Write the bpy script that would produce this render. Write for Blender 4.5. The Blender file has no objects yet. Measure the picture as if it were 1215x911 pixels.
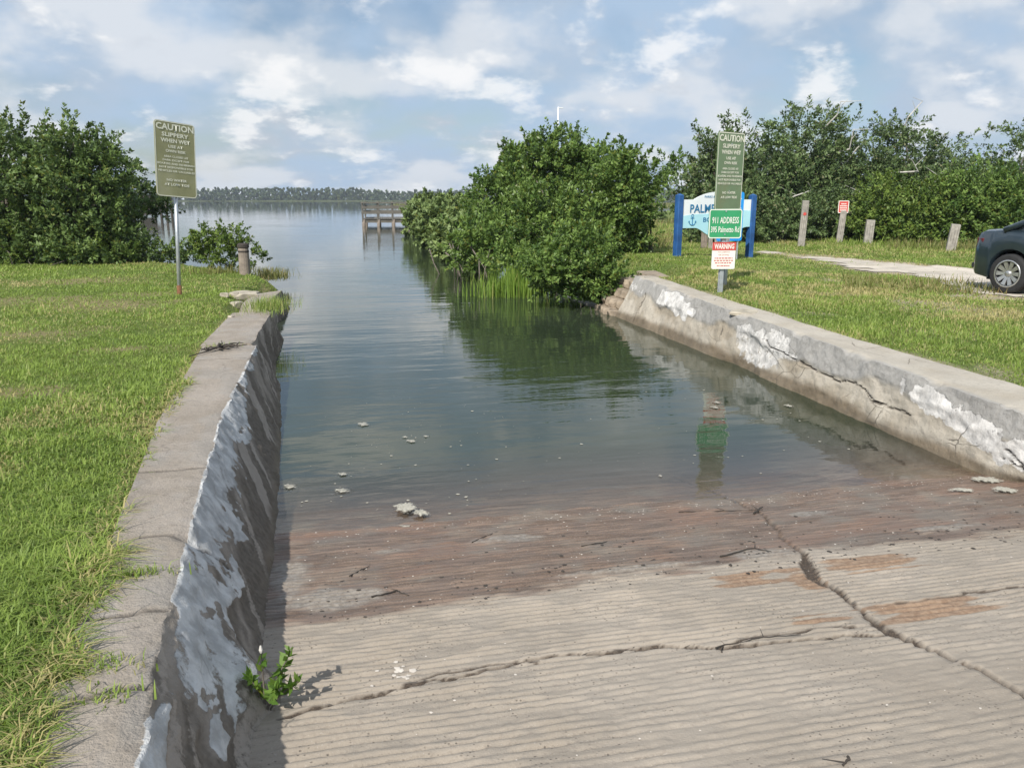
import bpy, math, random
import numpy as np
from mathutils import Vector

# ------------------------------------------------------------------ camera, sky, sun, exposure
SC = bpy.context.scene
COL = SC.collection
F, PITCH, YAW, H = 935.0, math.radians(13.2), math.radians(12.7), 2.05

cam_d = bpy.data.cameras.new('camera'); cam = bpy.data.objects.new('camera', cam_d); COL.objects.link(cam)
cam.location = (0, 0, H); cam.rotation_euler = (math.pi/2 - PITCH, 0, -YAW)
cam_d.sensor_width = 36; cam_d.lens = 36*F/1215; cam_d.clip_start = .05; cam_d.clip_end = 4000
SC.camera = cam

SUN_EL, SUN_AZ = math.radians(41), math.radians(37)      # light travels towards SUN_AZ right of +Y
sd = bpy.data.lights.new('sun', 'SUN'); sd.energy = 4.8; sd.angle = math.radians(.6); sd.color = (1, .95, .87)
sun = bpy.data.objects.new('sun', sd); COL.objects.link(sun)
sun.rotation_euler = Vector((math.sin(SUN_AZ)*math.cos(SUN_EL), math.cos(SUN_AZ)*math.cos(SUN_EL), -math.sin(SUN_EL))).to_track_quat('-Z', 'Y').to_euler()
sun.location = (-8, -10, 12)

SC.view_settings.view_transform = 'Standard'; SC.view_settings.look = 'None'
SC.view_settings.exposure = .22; SC.view_settings.gamma = 1
SC.cycles.use_denoising = True
SC.cycles.max_bounces = 8; SC.cycles.transparent_max_bounces = 12
SC.cycles.caustics_reflective = False; SC.cycles.caustics_refractive = False


class NT:
    """small node helper"""
    def __init__(s, tree):
        s.t = tree; tree.nodes.clear()
    def n(s, kind, ins=None, **props):
        nd = s.t.nodes.new(kind)
        for k, v in props.items(): setattr(nd, k, v)
        for k, v in (ins or {}).items():
            sock = nd.inputs[k]
            if hasattr(v, 'is_output'): s.t.links.new(v, sock)
            elif isinstance(v, bpy.types.Node): s.t.links.new(v.outputs[0], sock)
            else: sock.default_value = v
        return nd
    def math(s, op, a, b=0.0, c=None, clamp=False):
        ins = {0: a, 1: b}
        if c is not None: ins[2] = c
        return s.n('ShaderNodeMath', ins, operation=op, use_clamp=clamp).outputs[0]
    def ramp(s, x, lo, hi, a=0.0, b=1.0, smooth=True):
        return s.n('ShaderNodeMapRange', {'Value': x, 'From Min': lo, 'From Max': hi, 'To Min': a, 'To Max': b},
                   interpolation_type='SMOOTHSTEP' if smooth else 'LINEAR').outputs[0]
    def mix(s, f, a, b, blend='MIX'):
        nd = s.t.nodes.new('ShaderNodeMix'); nd.data_type = 'RGBA'; nd.blend_type = blend
        for i, v in ((0, f), (6, a), (7, b)):
            sock = nd.inputs[i]
            if hasattr(v, 'is_output'): s.t.links.new(v, sock)
            elif i and len(v) == 3: sock.default_value = (*v, 1)
            else: sock.default_value = v
        return nd.outputs[2]
    def noise(s, vec, scale, detail=4, rough=.55, dist=0.0):
        ins = {'Scale': scale, 'Detail': detail, 'Roughness': rough, 'Distortion': dist}
        if vec is not None: ins['Vector'] = vec
        return s.n('ShaderNodeTexNoise', ins).outputs[0]
    def attr(s, name):
        return s.n('ShaderNodeAttribute', attribute_name=name).outputs['Fac']
    def mapping(s, vec, scale=(1, 1, 1), loc=(0, 0, 0)):
        return s.n('ShaderNodeMapping', {'Vector': vec, 'Scale': scale, 'Location': loc}).outputs[0]


# world: Nishita sky behind a broken deck of cumulus and a thin veil
W = bpy.data.worlds.new('World'); SC.world = W; W.use_nodes = True
w = NT(W.node_tree)
tc = w.n('ShaderNodeTexCoord').outputs['Generated']
sky = w.n('ShaderNodeTexSky', sky_type='NISHITA', sun_disc=False, sun_elevation=SUN_EL,
          sun_rotation=math.pi + SUN_AZ, altitude=5, air_density=1.0, dust_density=1.2, ozone_density=1.6)
sep = w.n('ShaderNodeSeparateXYZ', {0: tc})
X_, Y_, Z_ = sep.outputs
zc = w.math('MAXIMUM', Z_, 0.0)
hor = w.math('SQRT', w.math('ADD', w.math('ADD', w.math('MULTIPLY', X_, X_), w.math('MULTIPLY', Y_, Y_)), .03))
def cloud_vec(dz, zs, off):
    z2 = w.math('ADD', zc, dz)
    g = w.math('MULTIPLY', w.math('LOGARITHM', w.math('ADD', z2, .10), math.e), zs)
    k = w.math('ADD', w.math('MULTIPLY', g, -1.15), 1.35)          # sideways scale grows towards the horizon
    ux = w.math('MULTIPLY', w.math('DIVIDE', X_, hor), k); uy = w.math('MULTIPLY', w.math('DIVIDE', Y_, hor), k)
    v = w.n('ShaderNodeCombineXYZ', {0: ux, 1: uy, 2: g}).outputs[0]
    return w.mapping(v, loc=off)
OFF = (3.1, 1.7, 5.2)
def puffs(zs, off, scale, lo, hi, dz, detail=7, rough=.52):
    """cumulus heads: cover, and how far their upper sides catch the sun"""
    a = w.noise(cloud_vec(0.0, zs, off), scale, detail, rough, .05); b = w.noise(cloud_vec(dz, zs, off), scale, detail, rough, .05)
    return w.ramp(a, lo, hi), w.ramp(w.math('SUBTRACT', a, b), -.06, .10)
soft = w.noise(cloud_vec(0.0, .7, (9.4, 2.3, 1.2)), 1.7, 5, .55)
veil = w.ramp(soft, .38, .58, .18, .95)
base = w.mix(veil, sky.outputs[0], (4.4, 5.8, 7.6))
c1, l1 = puffs(.80, OFF, 2.3, .40, .60, .085, 7, .5)
col = w.mix(w.math('MULTIPLY', c1, .74), base, w.mix(l1, (4.8, 5.7, 6.9), (8.0, 8.2, 8.5)))
c2, l2 = puffs(.85, (1.3, 8.2, 2.6), 3.7, .50, .66, .055, 8, .55)
col = w.mix(w.math('MULTIPLY', c2, .72), col, w.mix(l2, (5.3, 5.8, 6.6), (10.2, 10.1, 10.0)))
bg = w.n('ShaderNodeBackground', {'Color': col, 'Strength': .088})
w.n('ShaderNodeOutputWorld', {'Surface': bg.outputs[0]})

# ------------------------------------------------------------------ pixel -> place
def ray(x, y):
    u = x-607.5; v = y-455.5
    fw = F*math.cos(PITCH)-v*math.sin(PITCH); dn = F*math.sin(PITCH)+v*math.cos(PITCH)
    return np.array([(u*math.cos(YAW)+fw*math.sin(YAW))/fw, (-u*math.sin(YAW)+fw*math.cos(YAW))/fw, -dn/fw])
def at(x, y, z):
    """the point a pixel shows on the level z"""
    r = ray(x, y); t = (z-H)/r[2]; return np.array([r[0]*t, r[1]*t, z])
def on(x, y, zf):
    """the point a pixel shows on a ground zf(X, Y)"""
    z = .45
    for _ in range(25):
        p = at(x, y, z); z = .5*z+.5*float(zf(p[0], p[1]))
    return p
def dist_at(x, y, fwd):
    r = ray(x, y); return np.array([r[0]*fwd, r[1]*fwd, H+r[2]*fwd])

# ------------------------------------------------------------------ numpy noise
def _h(ix, iy, s):
    n = (ix.astype(np.int64)*374761393 + iy.astype(np.int64)*668265263 + s*974711) & 0x7fffffff
    n = ((n ^ (n >> 13))*1274126177) & 0x7fffffff
    return ((n ^ (n >> 16)) & 0xffff)/65535.0
def vnoise(x, y, s=0):
    x = np.asarray(x, float); y = np.asarray(y, float)
    ix = np.floor(x); iy = np.floor(y); fx = x-ix; fy = y-iy
    fx = fx*fx*(3-2*fx); fy = fy*fy*(3-2*fy)
    a = _h(ix, iy, s); b = _h(ix+1, iy, s); c = _h(ix, iy+1, s); d = _h(ix+1, iy+1, s)
    return (a*(1-fx)+b*fx)*(1-fy)+(c*(1-fx)+d*fx)*fy
def fbm(x, y, s=0, o=4):
    r = 0; a = .5; t = 0
    for i in range(o):
        r = r+a*vnoise(np.asarray(x)*2**i, np.asarray(y)*2**i, s+i*17); t += a; a *= .5
    return r/t
def sstep(a, b, x):
    t = np.clip((np.asarray(x, float)-a)/(b-a), 0, 1); return t*t*(3-2*t)
def seg_dist(px, py, poly):
    d = np.full(np.shape(px), 1e9)
    for (ax, ay), (bx, by) in zip(poly[:-1], poly[1:]):
        vx, vy = bx-ax, by-ay; t = np.clip(((px-ax)*vx+(py-ay)*vy)/(vx*vx+vy*vy+1e-12), 0, 1)
        d = np.minimum(d, np.hypot(px-ax-t*vx, py-ay-t*vy))
    return d

# ------------------------------------------------------------------ object helpers
def props(o, label=None, cat=None, group=None, kind=None):
    if label: o['label'] = label
    if cat: o['category'] = cat
    if group: o['group'] = group
    if kind: o['kind'] = kind
    return o
def link(name, me, mat, parent=None, loc=None, rot=None):
    o = bpy.data.objects.new(name, me); COL.objects.link(o)
    if mat is not None and me is not None and not me.materials: me.materials.append(mat)
    if parent is not None: o.parent = parent
    if loc is not None: o.location = loc
    if rot is not None: o.rotation_euler = rot
    return o
def thing(name, label, cat, loc=(0, 0, 0), rz=0, group=None):
    o = bpy.data.objects.new(name, None); COL.objects.link(o); o.empty_display_size = .1
    o.location = loc; o.rotation_euler = (0, 0, rz)
    return props(o, label, cat, group)
def np_mesh(name, V, quads=None, tris=None, attrs=None, smooth=False):
    me = bpy.data.meshes.new(name)
    V = np.asarray(V, np.float32).reshape(-1, 3)
    parts = []; sizes = []
    if quads is not None and len(quads): q = np.asarray(quads, np.int32).reshape(-1, 4); parts.append(q.ravel()); sizes.append(np.full(len(q), 4, np.int32))
    if tris is not None and len(tris): t = np.asarray(tris, np.int32).reshape(-1, 3); parts.append(t.ravel()); sizes.append(np.full(len(t), 3, np.int32))
    li = np.concatenate(parts); sz = np.concatenate(sizes)
    me.vertices.add(len(V)); me.vertices.foreach_set('co', V.ravel())
    me.loops.add(len(li)); me.loops.foreach_set('vertex_index', li)
    me.polygons.add(len(sz)); me.polygons.foreach_set('loop_start', np.concatenate([[0], np.cumsum(sz)[:-1]]).astype(np.int32))
    if smooth: me.polygons.foreach_set('use_smooth', np.ones(len(sz), bool))
    for k, a in (attrs or {}).items():
        at_ = me.attributes.new(k, 'FLOAT', 'POINT'); at_.data.foreach_set('value', np.asarray(a, np.float32).ravel())
    me.update(calc_edges=True); me.validate()
    return me
def grid_quads(nr, nc):
    i = np.arange(nr-1)[:, None]*nc+np.arange(nc-1)[None, :]
    return np.stack([i, i+1, i+nc+1, i+nc], -1).reshape(-1, 4)
class MB:
    """collects simple shapes into one mesh"""
    def __init__(s): s.v = []; s.f = []
    def add(s, v, f):
        o = len(s.v); s.v += [tuple(map(float, p)) for p in v]; s.f += [tuple(o+i for i in q) for q in f]; return s
    def box(s, c, d, bev=0.0, rot=None, taper=1.0):
        x, y, z = d[0]/2, d[1]/2, d[2]/2
        if bev <= 0:
            v = [(sx*x, sy*y, sz*z) for sz in (-1, 1) for sx, sy in ((-1, -1), (1, -1), (1, 1), (-1, 1))]
            f = [(3, 2, 1, 0), (4, 5, 6, 7), (0, 1, 5, 4), (1, 2, 6, 5), (2, 3, 7, 6), (3, 0, 4, 7)]
        else:
            b = min(bev, x*.9, y*.9, z*.9); v = []
            def ring(ix, iy, zz): return [(-ix, -y, zz), (ix, -y, zz), (x, -iy, zz), (x, iy, zz), (ix, y, zz), (-ix, y, zz), (-x, iy, zz), (-x, -iy, zz)]
            for k, zz in ((1, -z), (0, -z+b), (0, z-b), (1, z)):
                r = ring(x-b, y-b, zz)
                if k: r = [(px*(x-b)/x, py*(y-b)/y, zz) for px, py, zz in r]
                v += r
            f = [tuple(range(7, -1, -1)), tuple(range(24, 32))]
            for k in range(3):
                for i in range(8): f.append((k*8+i, k*8+(i+1) % 8, k*8+8+(i+1) % 8, k*8+8+i))
        v = [((px*(taper if pz > 0 else 1)), (py*(taper if pz > 0 else 1)), pz) for px, py, pz in v]
        if rot is not None: v = [tuple(rot @ Vector(p)) for p in v]
        return s.add([(p[0]+c[0], p[1]+c[1], p[2]+c[2]) for p in v], f)
    def tube(s, pts, rad, n=8, cap=True):
        pts = [Vector(p) for p in pts]; rad = [rad]*len(pts) if not hasattr(rad, '__len__') else rad
        v = []; up = Vector((0, 0, 1))
        for i, p in enumerate(pts):
            t = (pts[min(i+1, len(pts)-1)]-pts[max(i-1, 0)]).normalized()
            a = t.cross(up if abs(t.z) < .9 else Vector((1, 0, 0))).normalized(); b = t.cross(a)
            for k in range(n):
                q = 2*math.pi*k/n; v.append(p+(a*math.cos(q)+b*math.sin(q))*rad[i])
        f = [(i*n+k, i*n+(k+1) % n, i*n+n+(k+1) % n, i*n+n+k) for i in range(len(pts)-1) for k in range(n)]
        if cap: f += [tuple(range(n)), tuple(range((len(pts)-1)*n+n-1, (len(pts)-1)*n-1, -1))]
        return s.add(v, f)
    def lathe(s, prof, n=24, axis='z', c=(0, 0, 0), cap=True):
        v = []
        for r, h in prof:
            for k in range(n):
                q = 2*math.pi*k/n; a, b = r*math.cos(q), r*math.sin(q)
                p = (a, b, h) if axis == 'z' else ((a, h, b) if axis == 'y' else (h, a, b))
                v.append((p[0]+c[0], p[1]+c[1], p[2]+c[2]))
        m = len(prof)
        f = [(i*n+k, i*n+(k+1) % n, i*n+n+(k+1) % n, i*n+n+k) for i in range(m-1) for k in range(n)]
        if cap: f += [tuple(range(n-1, -1, -1)), tuple(range((m-1)*n, m*n))]
        return s.add(v, f)
    def prism(s, outline, y0, y1):
        """outline in x, z; extruded along y"""
        n = len(outline)
        v = [(x, y0, z) for x, z in outline]+[(x, y1, z) for x, z in outline]
        f = [tuple(range(n)), tuple(range(2*n-1, n-1, -1))]+[(i, i+n, (i+1) % n+n, (i+1) % n) for i in range(n)]
        return s.add(v, f)
    def mesh(s, name, smooth=False):
        me = bpy.data.meshes.new(name); me.from_pydata(s.v, [], s.f); me.validate()
        import bmesh
        bm = bmesh.new(); bm.from_mesh(me); bmesh.ops.recalc_face_normals(bm, faces=bm.faces); bm.to_mesh(me); bm.free()
        if smooth: me.polygons.foreach_set('use_smooth', [True]*len(me.polygons))
        me.update(); return me
    def build(s, name, mat, parent=None, smooth=False, loc=None, rot=None):
        return link(name, s.mesh(name, smooth), mat, parent, loc, rot)
def copy_tree(o, parent=None):
    c = o.copy(); COL.objects.link(c); c.parent = parent
    for ch in list(o.children): copy_tree(ch, c)
    return c

# ------------------------------------------------------------------ materials
MATS = {}
def new_mat(name):
    m = bpy.data.materials.new(name); m.use_nodes = True; MATS[name] = m
    return m, NT(m.node_tree)
def simple(name, col, rough=.6, metal=0.0, var=.12, scale=6.0, bump=0.0, bscale=40.0, dirt=None, spec=.4):
    m, t = new_mat(name)
    v = t.n('ShaderNodeTexCoord').outputs['Object']
    nz = t.noise(v, scale, 5, .6)
    c = t.mix(t.ramp(nz, .3, .7), tuple(x*(1-var) for x in col), tuple(min(1, x*(1+var)) for x in col))
    if dirt: c = t.mix(t.ramp(t.noise(v, scale*.6, 6, .65), .5, .72, 0, dirt[1]), c, dirt[0])
    ins = {'Base Color': c, 'Roughness': t.ramp(nz, .3, .7, max(0, rough-.08), min(1, rough+.08)), 'Metallic': metal, 'Specular IOR Level': spec}
    if bump: ins['Normal'] = t.n('ShaderNodeBump', {'Strength': .6, 'Distance': bump, 'Height': t.noise(v, bscale, 5, .6)}).outputs[0]
    p = t.n('ShaderNodeBsdfPrincipled', ins); t.n('ShaderNodeOutputMaterial', {'Surface': p.outputs[0]})
    return m
def foliage(name, dark, light, yellow=(.16, .17, .03), trans=.35, rough=.5, yamt=.12):
    m, t = new_mat(name)
    a = t.attr('v'); b = t.attr('w')
    c = t.mix(a, dark, light); c = t.mix(t.ramp(b, 1-yamt, 1.0), c, yellow)
    p = t.n('ShaderNodeBsdfPrincipled', {'Base Color': c, 'Roughness': rough, 'Specular IOR Level': .35})
    tr = t.n('ShaderNodeBsdfTranslucent', {'Color': t.mix(.5, c, t.mix(.35, c, (.3, .36, .03)))})
    mx = t.n('ShaderNodeMixShader', {0: trans, 1: p.outputs[0], 2: tr.outputs[0]})
    t.n('ShaderNodeOutputMaterial', {'Surface': mx.outputs[0]})
    return m

# ramp concrete: pale, gritty; wet silty band by the water, rust stains, dirt-filled cracks (masks are vertex attributes)
m, t = new_mat('ramp_concrete')
v = t.n('ShaderNodeTexCoord').outputs['Object']
n1 = t.noise(v, 1.3, 6, .6); n2 = t.noise(v, 38, 5, .65); n3 = t.noise(v, 170, 3, .6)
nx = t.noise(t.mapping(v, (1.2, 14, 1)), 1.6, 5, .6)
c = t.mix(t.ramp(n1, .3, .7), (.272, .234, .190), (.342, .298, .248))
c = t.mix(t.ramp(nx, .4, .75, 0, .4), c, (.235, .205, .17))
c = t.mix(t.ramp(n2, .54, .72, 0, .45), c, (.22, .185, .155))
c = t.mix(t.ramp(n3, .58, .72, 0, .5), c, (.42, .385, .345))
pit = t.n('ShaderNodeTexVoronoi', {'Vector': t.mapping(v, (1, 1.6, 1)), 'Scale': 46.0, 'Randomness': 1.0})
pitm = t.math('MULTIPLY', t.ramp(pit.outputs['Distance'], .10, .22, 1, 0), t.ramp(t.noise(v, 5, 3), .45, .6))
grit = t.math('MULTIPLY', t.attr('groove'), t.ramp(t.noise(t.mapping(v, (1, 2.2, 1)), 60, 3, .6), .5, .62))
c = t.mix(t.math('MULTIPLY', t.math('MAXIMUM', pitm, grit), .75), c, (.13, .108, .09))
c = t.mix(t.math('MULTIPLY', t.ramp(t.math('ADD', t.attr('stain'), t.math('MULTIPLY', t.math('SUBTRACT', nx, .5), 1.6)), .3, .75), t.math('MULTIPLY', t.attr('stain'), .9)), c, t.mix(t.ramp(n2, .35, .65), (.20, .125, .078), (.29, .20, .135)))
wetc = t.mix(t.ramp(nx, .35, .65), (.105, .076, .058), (.185, .135, .105))
wetc = t.mix(t.ramp(n3, .56, .70, 0, .7), wetc, (.30, .23, .18))
wetc = t.mix(t.ramp(t.noise(v, 2.7, 5), .48, .66, 0, .6), wetc, (.175, .155, .13))
wetc = t.mix(t.ramp(t.noise(t.mapping(v, (1, 3, 1)), 1.1, 4), .52, .66, 0, .5), wetc, (.20, .125, .09))
c = t.mix(t.attr('wet'), c, wetc)
c = t.mix(t.attr('silt'), c, t.mix(t.ramp(n2, .3, .7), (.17, .145, .12), (.27, .245, .215)))
c = t.mix(t.attr('crack'), c, t.mix(t.ramp(n3, .4, .65), (.045, .035, .028), (.105, .08, .06)))
rough = t.ramp(t.math('MULTIPLY', t.attr('wet'), t.ramp(n1, .3, .7, .6, 1)), 0, 1, .9, .42)
bmp = t.n('ShaderNodeBump', {'Strength': .8, 'Distance': .004, 'Height': t.math('SUBTRACT', t.math('ADD', n2, t.math('MULTIPLY', n3, .5)), pitm)})
p = t.n('ShaderNodeBsdfPrincipled', {'Base Color': c, 'Roughness': rough, 'Normal': bmp.outputs[0], 'Specular IOR Level': .4})
t.n('ShaderNodeOutputMaterial', {'Surface': p.outputs[0]})

def wall_mat(name, conc_a, conc_b, paint, algae, tidal, webk=.75):
    m, t = new_mat(name)
    v = t.n('ShaderNodeTexCoord').outputs['Object']
    n1 = t.noise(v, 2.2, 6, .62); n2 = t.noise(v, 24, 6, .65); n3 = t.noise(v, 110, 3, .6); n4 = t.noise(v, 7.5, 5, .62)
    c = t.mix(t.ramp(n1, .32, .68), conc_a, conc_b)
    c = t.mix(t.ramp(n2, .52, .72, 0, .5), c, tuple(x*.62 for x in conc_a))
    c = t.mix(t.ramp(n3, .57, .72, 0, .45), c, tuple(min(.8, x*1.35) for x in conc_b))
    def rag(name, k=.7): return t.ramp(t.math('ADD', t.attr(name), t.math('MULTIPLY', t.math('SUBTRACT', t.math('ADD', t.math('MULTIPLY', n2, .45), t.math('ADD', t.math('MULTIPLY', n3, .2), t.math('MULTIPLY', n4, .35))), .5), k*2.4)), .38, .58)
    c = t.mix(t.attr('algae'), c, t.mix(t.ramp(n2, .35, .65), algae, tuple(x*1.9 for x in algae)))
    c = t.mix(t.math('MULTIPLY', rag('streak', .5), .7), c, tuple(x*1.15 for x in conc_b))
    c = t.mix(t.attr('tide'), c, t.mix(t.ramp(n1, .35, .65), tidal, tuple(x*1.6 for x in tidal)))
    c = t.mix(t.attr('grey'), c, t.mix(t.ramp(n2, .35, .7), (.28, .275, .265), (.36, .355, .345)))
    c = t.mix(rag('paint'), c, t.mix(t.ramp(n4, .36, .64), paint, tuple(x*.62 for x in paint)))
    vor = t.n('ShaderNodeTexVoronoi', {'Vector': t.mapping(t.n('ShaderNodeMix', {0: .12, 4: v, 5: t.n('ShaderNodeTexNoise', {'Vector': v, 'Scale': 3.0, 'Detail': 4.0}).outputs['Color']}, data_type='VECTOR').outputs[1], (1, 1, 1.6)), 'Scale': 2.6}, feature='DISTANCE_TO_EDGE')
    web = t.math('MULTIPLY', t.ramp(vor.outputs['Distance'], .004, .016, 1, 0), t.ramp(t.noise(v, 1.6, 3), .50, .60))
    c = t.mix(t.math('MULTIPLY', web, webk), c, tuple(x*.3 for x in conc_a))
    c = t.mix(t.attr('crack'), c, (.05, .042, .036))
    bmp = t.n('ShaderNodeBump', {'Strength': .9, 'Distance': .012, 'Height': t.math('ADD', t.math('ADD', n2, t.math('MULTIPLY', n3, .4)), t.math('MULTIPLY', rag('paint'), .35))})
    p = t.n('ShaderNodeBsdfPrincipled', {'Base Color': c, 'Roughness': t.ramp(t.attr('tide'), 0, 1, .88, .5), 'Normal': bmp.outputs[0], 'Specular IOR Level': .15})
    t.n('ShaderNodeOutputMaterial', {'Surface': p.outputs[0]})
    return m
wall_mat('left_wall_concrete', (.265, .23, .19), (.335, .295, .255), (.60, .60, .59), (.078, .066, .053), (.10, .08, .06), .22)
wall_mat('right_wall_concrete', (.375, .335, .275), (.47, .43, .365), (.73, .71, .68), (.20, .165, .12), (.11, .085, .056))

def ground_mat(name, a, b, soil):
    m, t = new_mat(name)
    v = t.n('ShaderNodeTexCoord').outputs['Object']
    c = t.mix(t.ramp(t.noise(v, .7, 6, .6), .35, .65), a, b)
    c = t.mix(t.ramp(t.noise(v, 9, 5, .65), .45, .7, 0, .6), c, tuple(x*.55 for x in a))
    c = t.mix(t.attr('bare'), c, t.mix(t.ramp(t.noise(v, 14, 5, .6), .35, .65), soil, tuple(x*1.5 for x in soil)))
    bmp = t.n('ShaderNodeBump', {'Strength': .9, 'Distance': .05, 'Height': t.noise(v, 30, 6, .7)})
    p = t.n('ShaderNodeBsdfPrincipled', {'Base Color': c, 'Roughness': .95, 'Normal': bmp.outputs[0], 'Specular IOR Level': .1})
    t.n('ShaderNodeOutputMaterial', {'Surface': p.outputs[0]})
ground_mat('lawn_ground', (.12, .175, .04), (.17, .20, .06), (.24, .19, .11))
ground_mat('bank_ground', (.12, .175, .045), (.18, .20, .07), (.36, .30, .225))
ground_mat('far_ground', (.07, .09, .035), (.10, .11, .045), (.15, .12, .08))
simple('road_sand', (.50, .45, .38), .95, var=.2, scale=1.1, bump=.03, bscale=25, dirt=((.22, .19, .13), .7))
simple('bed', (.09, .075, .05), .9, var=.3, scale=.4)

# water: Fresnel mirror over murk that thickens with depth (the ramp falls 0.13 per metre from y = 4.75)
m, t = new_mat('water')
geo = t.n('ShaderNodeNewGeometry'); pos = geo.outputs['Position']
ys = t.n('ShaderNodeSeparateXYZ', {0: pos}).outputs[1]
murk = t.ramp(ys, 4.75, 6.3, .0, 1.0, smooth=False)
murk = t.math('POWER', murk, .8)
body = t.mix(t.ramp(t.noise(pos, .25, 3), .35, .65), (.026, .037, .021), (.034, .045, .028))
body = t.mix(t.ramp(ys, 4.8, 6.4), (.082, .080, .070), body)
dif = t.n('ShaderNodeBsdfDiffuse', {'Color': body})
trn = t.n('ShaderNodeBsdfTransparent', {'Color': (.93, .90, .84, 1)})
under = t.n('ShaderNodeMixShader', {0: murk, 1: trn.outputs[0], 2: dif.outputs[0]})
calm = t.ramp(t.noise(t.mapping(pos, (.25, .6, 1)), .55, 3), .38, .66, .25, 1.0)
h1 = t.noise(t.mapping(pos, (.55, 2.0, 1)), 3.0, 3, .5, .3)
h2 = t.noise(t.mapping(pos, (.5, 1.5, 1)), .9, 2, .5)
h3 = t.noise(t.mapping(pos, (.8, 1.7, 1)), 11.0, 2, .5)
hh = t.math('ADD', t.math('MULTIPLY', h1, t.math('MULTIPLY', calm, .55)), t.math('ADD', t.math('MULTIPLY', h2, .9), t.math('MULTIPLY', h3, t.math('MULTIPLY', calm, .07))))
fade = t.math('DIVIDE', 1.0, t.math('ADD', 1.0, t.math('MULTIPLY', t.math('MAXIMUM', ys, 0.0), .035)))
wb = t.n('ShaderNodeBump', {'Strength': fade, 'Distance': .017, 'Height': hh})
gl = t.n('ShaderNodeBsdfGlossy', {'Color': (1, 1, 1, 1), 'Roughness': .025, 'Normal': wb.outputs[0]})
fr = t.n('ShaderNodeFresnel', {'IOR': 1.34, 'Normal': wb.outputs[0]})
ff = t.math('ADD', t.math('MULTIPLY', fr.outputs[0], t.math('SUBTRACT', 1.0, geo.outputs['Backfacing'])), t.math('MULTIPLY', geo.outputs['Backfacing'], .04))   # from below light leaves straight, without refraction
mx = t.n('ShaderNodeMixShader', {0: ff, 1: under.outputs[0], 2: gl.outputs[0]})
t.n('ShaderNodeOutputMaterial', {'Surface': mx.outputs[0]})

foliage('grass_leaf', (.135, .215, .038), (.32, .43, .09), yellow=(.50, .44, .20), trans=.42, yamt=.3)
foliage('weed_leaf', (.13, .15, .045), (.27, .28, .09), yellow=(.36, .28, .14), trans=.4, yamt=.35)
foliage('mangrove_leaf', (.045, .10, .020), (.235, .345, .085), trans=.32, rough=.42)
foliage('left_tree_leaf', (.036, .075, .022), (.20, .29, .085), trans=.28)
foliage('oak_leaf', (.038, .074, .026), (.185, .26, .095), yellow=(.21, .20, .11), trans=.22)
foliage('bright_bush_leaf', (.05, .10, .02), (.22, .31, .065), trans=.3)
foliage('far_mangrove_leaf', (.11, .17, .055), (.31, .40, .15), trans=.28)
foliage('reed_leaf', (.15, .26, .04), (.30, .44, .08), yellow=(.38, .36, .12), trans=.45, yamt=.15)
foliage('seedling_leaf', (.08, .165, .025), (.17, .28, .05), trans=.4, yamt=.05)
foliage('distant_leaf', (.045, .078, .038), (.125, .165, .08), trans=.15)
simple('bark', (.14, .12, .10), .9, var=.3, scale=9, bump=.01, bscale=30)
simple('dead_wood', (.52, .50, .46), .9, var=.2, scale=9)
simple('dark_twig', (.045, .038, .032), .85, var=.3, scale=9)
simple('grey_timber', (.30, .28, .25), .9, var=.25, scale=7, bump=.006, bscale=26, dirt=((.15, .135, .115), .6))
simple('brown_timber', (.24, .20, .165), .9, var=.25, scale=6, bump=.006, bscale=22, dirt=((.12, .10, .08), .6))
simple('pier_timber', (.13, .122, .105), .9, var=.2, scale=3)
simple('galvanised', (.46, .49, .52), .42, .6, var=.1, scale=12)
simple('rust', (.16, .075, .035), .9, var=.3, scale=30, bump=.002, bscale=90)
simple('sign_olive', (.29, .285, .15), .55, var=.12, scale=2.2, dirt=((.38, .37, .25), .6))
simple('sign_green_dull', (.17, .24, .135), .5, var=.08, scale=3, dirt=((.2, .19, .1), .6))
simple('sign_green', (.035, .27, .115), .45, var=.08, scale=4)
simple('sign_white', (.70, .71, .66), .5, var=.05, scale=4, dirt=((.55, .53, .45), .4))
simple('sign_cream', (.78, .77, .64), .5, var=.06, scale=8)
simple('sign_red', (.50, .065, .055), .5, var=.1, scale=6)
simple('sign_red_text', (.52, .16, .14), .5, var=.1, scale=6)
simple('park_white', (.76, .80, .80), .4, var=.04, scale=2)
simple('park_aqua', (.42, .72, .80), .4, var=.05, scale=2)
simple('park_navy', (.022, .09, .26), .5, var=.25, scale=3, dirt=((.06, .14, .30), .6))
simple('park_letter', (.025, .17, .33), .45, var=.06, scale=4)
simple('board_blue', (.015, .25, .66), .4, var=.06, scale=3)
m, t = new_mat('foam')
v = t.n('ShaderNodeTexCoord').outputs['Object']; nz = t.noise(v, 55, 5, .65)
p = t.n('ShaderNodeBsdfPrincipled', {'Base Color': t.mix(nz, (.28, .265, .215), (.47, .45, .39)), 'Roughness': .9, 'Normal': t.n('ShaderNodeBump', {'Strength': .7, 'Distance': .008, 'Height': nz}).outputs[0]})
al = t.ramp(t.math('ADD', t.math('MULTIPLY', t.noise(v, 26, 5, .7), 1.3), t.math('MULTIPLY', t.attr('core'), .75)), .98, 1.30)
mx = t.n('ShaderNodeMixShader', {0: al, 1: t.n('ShaderNodeBsdfTransparent').outputs[0], 2: p.outputs[0]}); t.n('ShaderNodeOutputMaterial', {'Surface': mx.outputs[0]})
simple('shell', (.56, .51, .45), .7, var=.1, scale=20)
simple('rubble', (.38, .34, .27), .92, var=.25, scale=5, bump=.012, bscale=20)
simple('stone', (.27, .22, .165), .9, var=.3, scale=6, bump=.01, bscale=22)
simple('tyre', (.022, .022, .023), .8, var=.2, scale=9)
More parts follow.
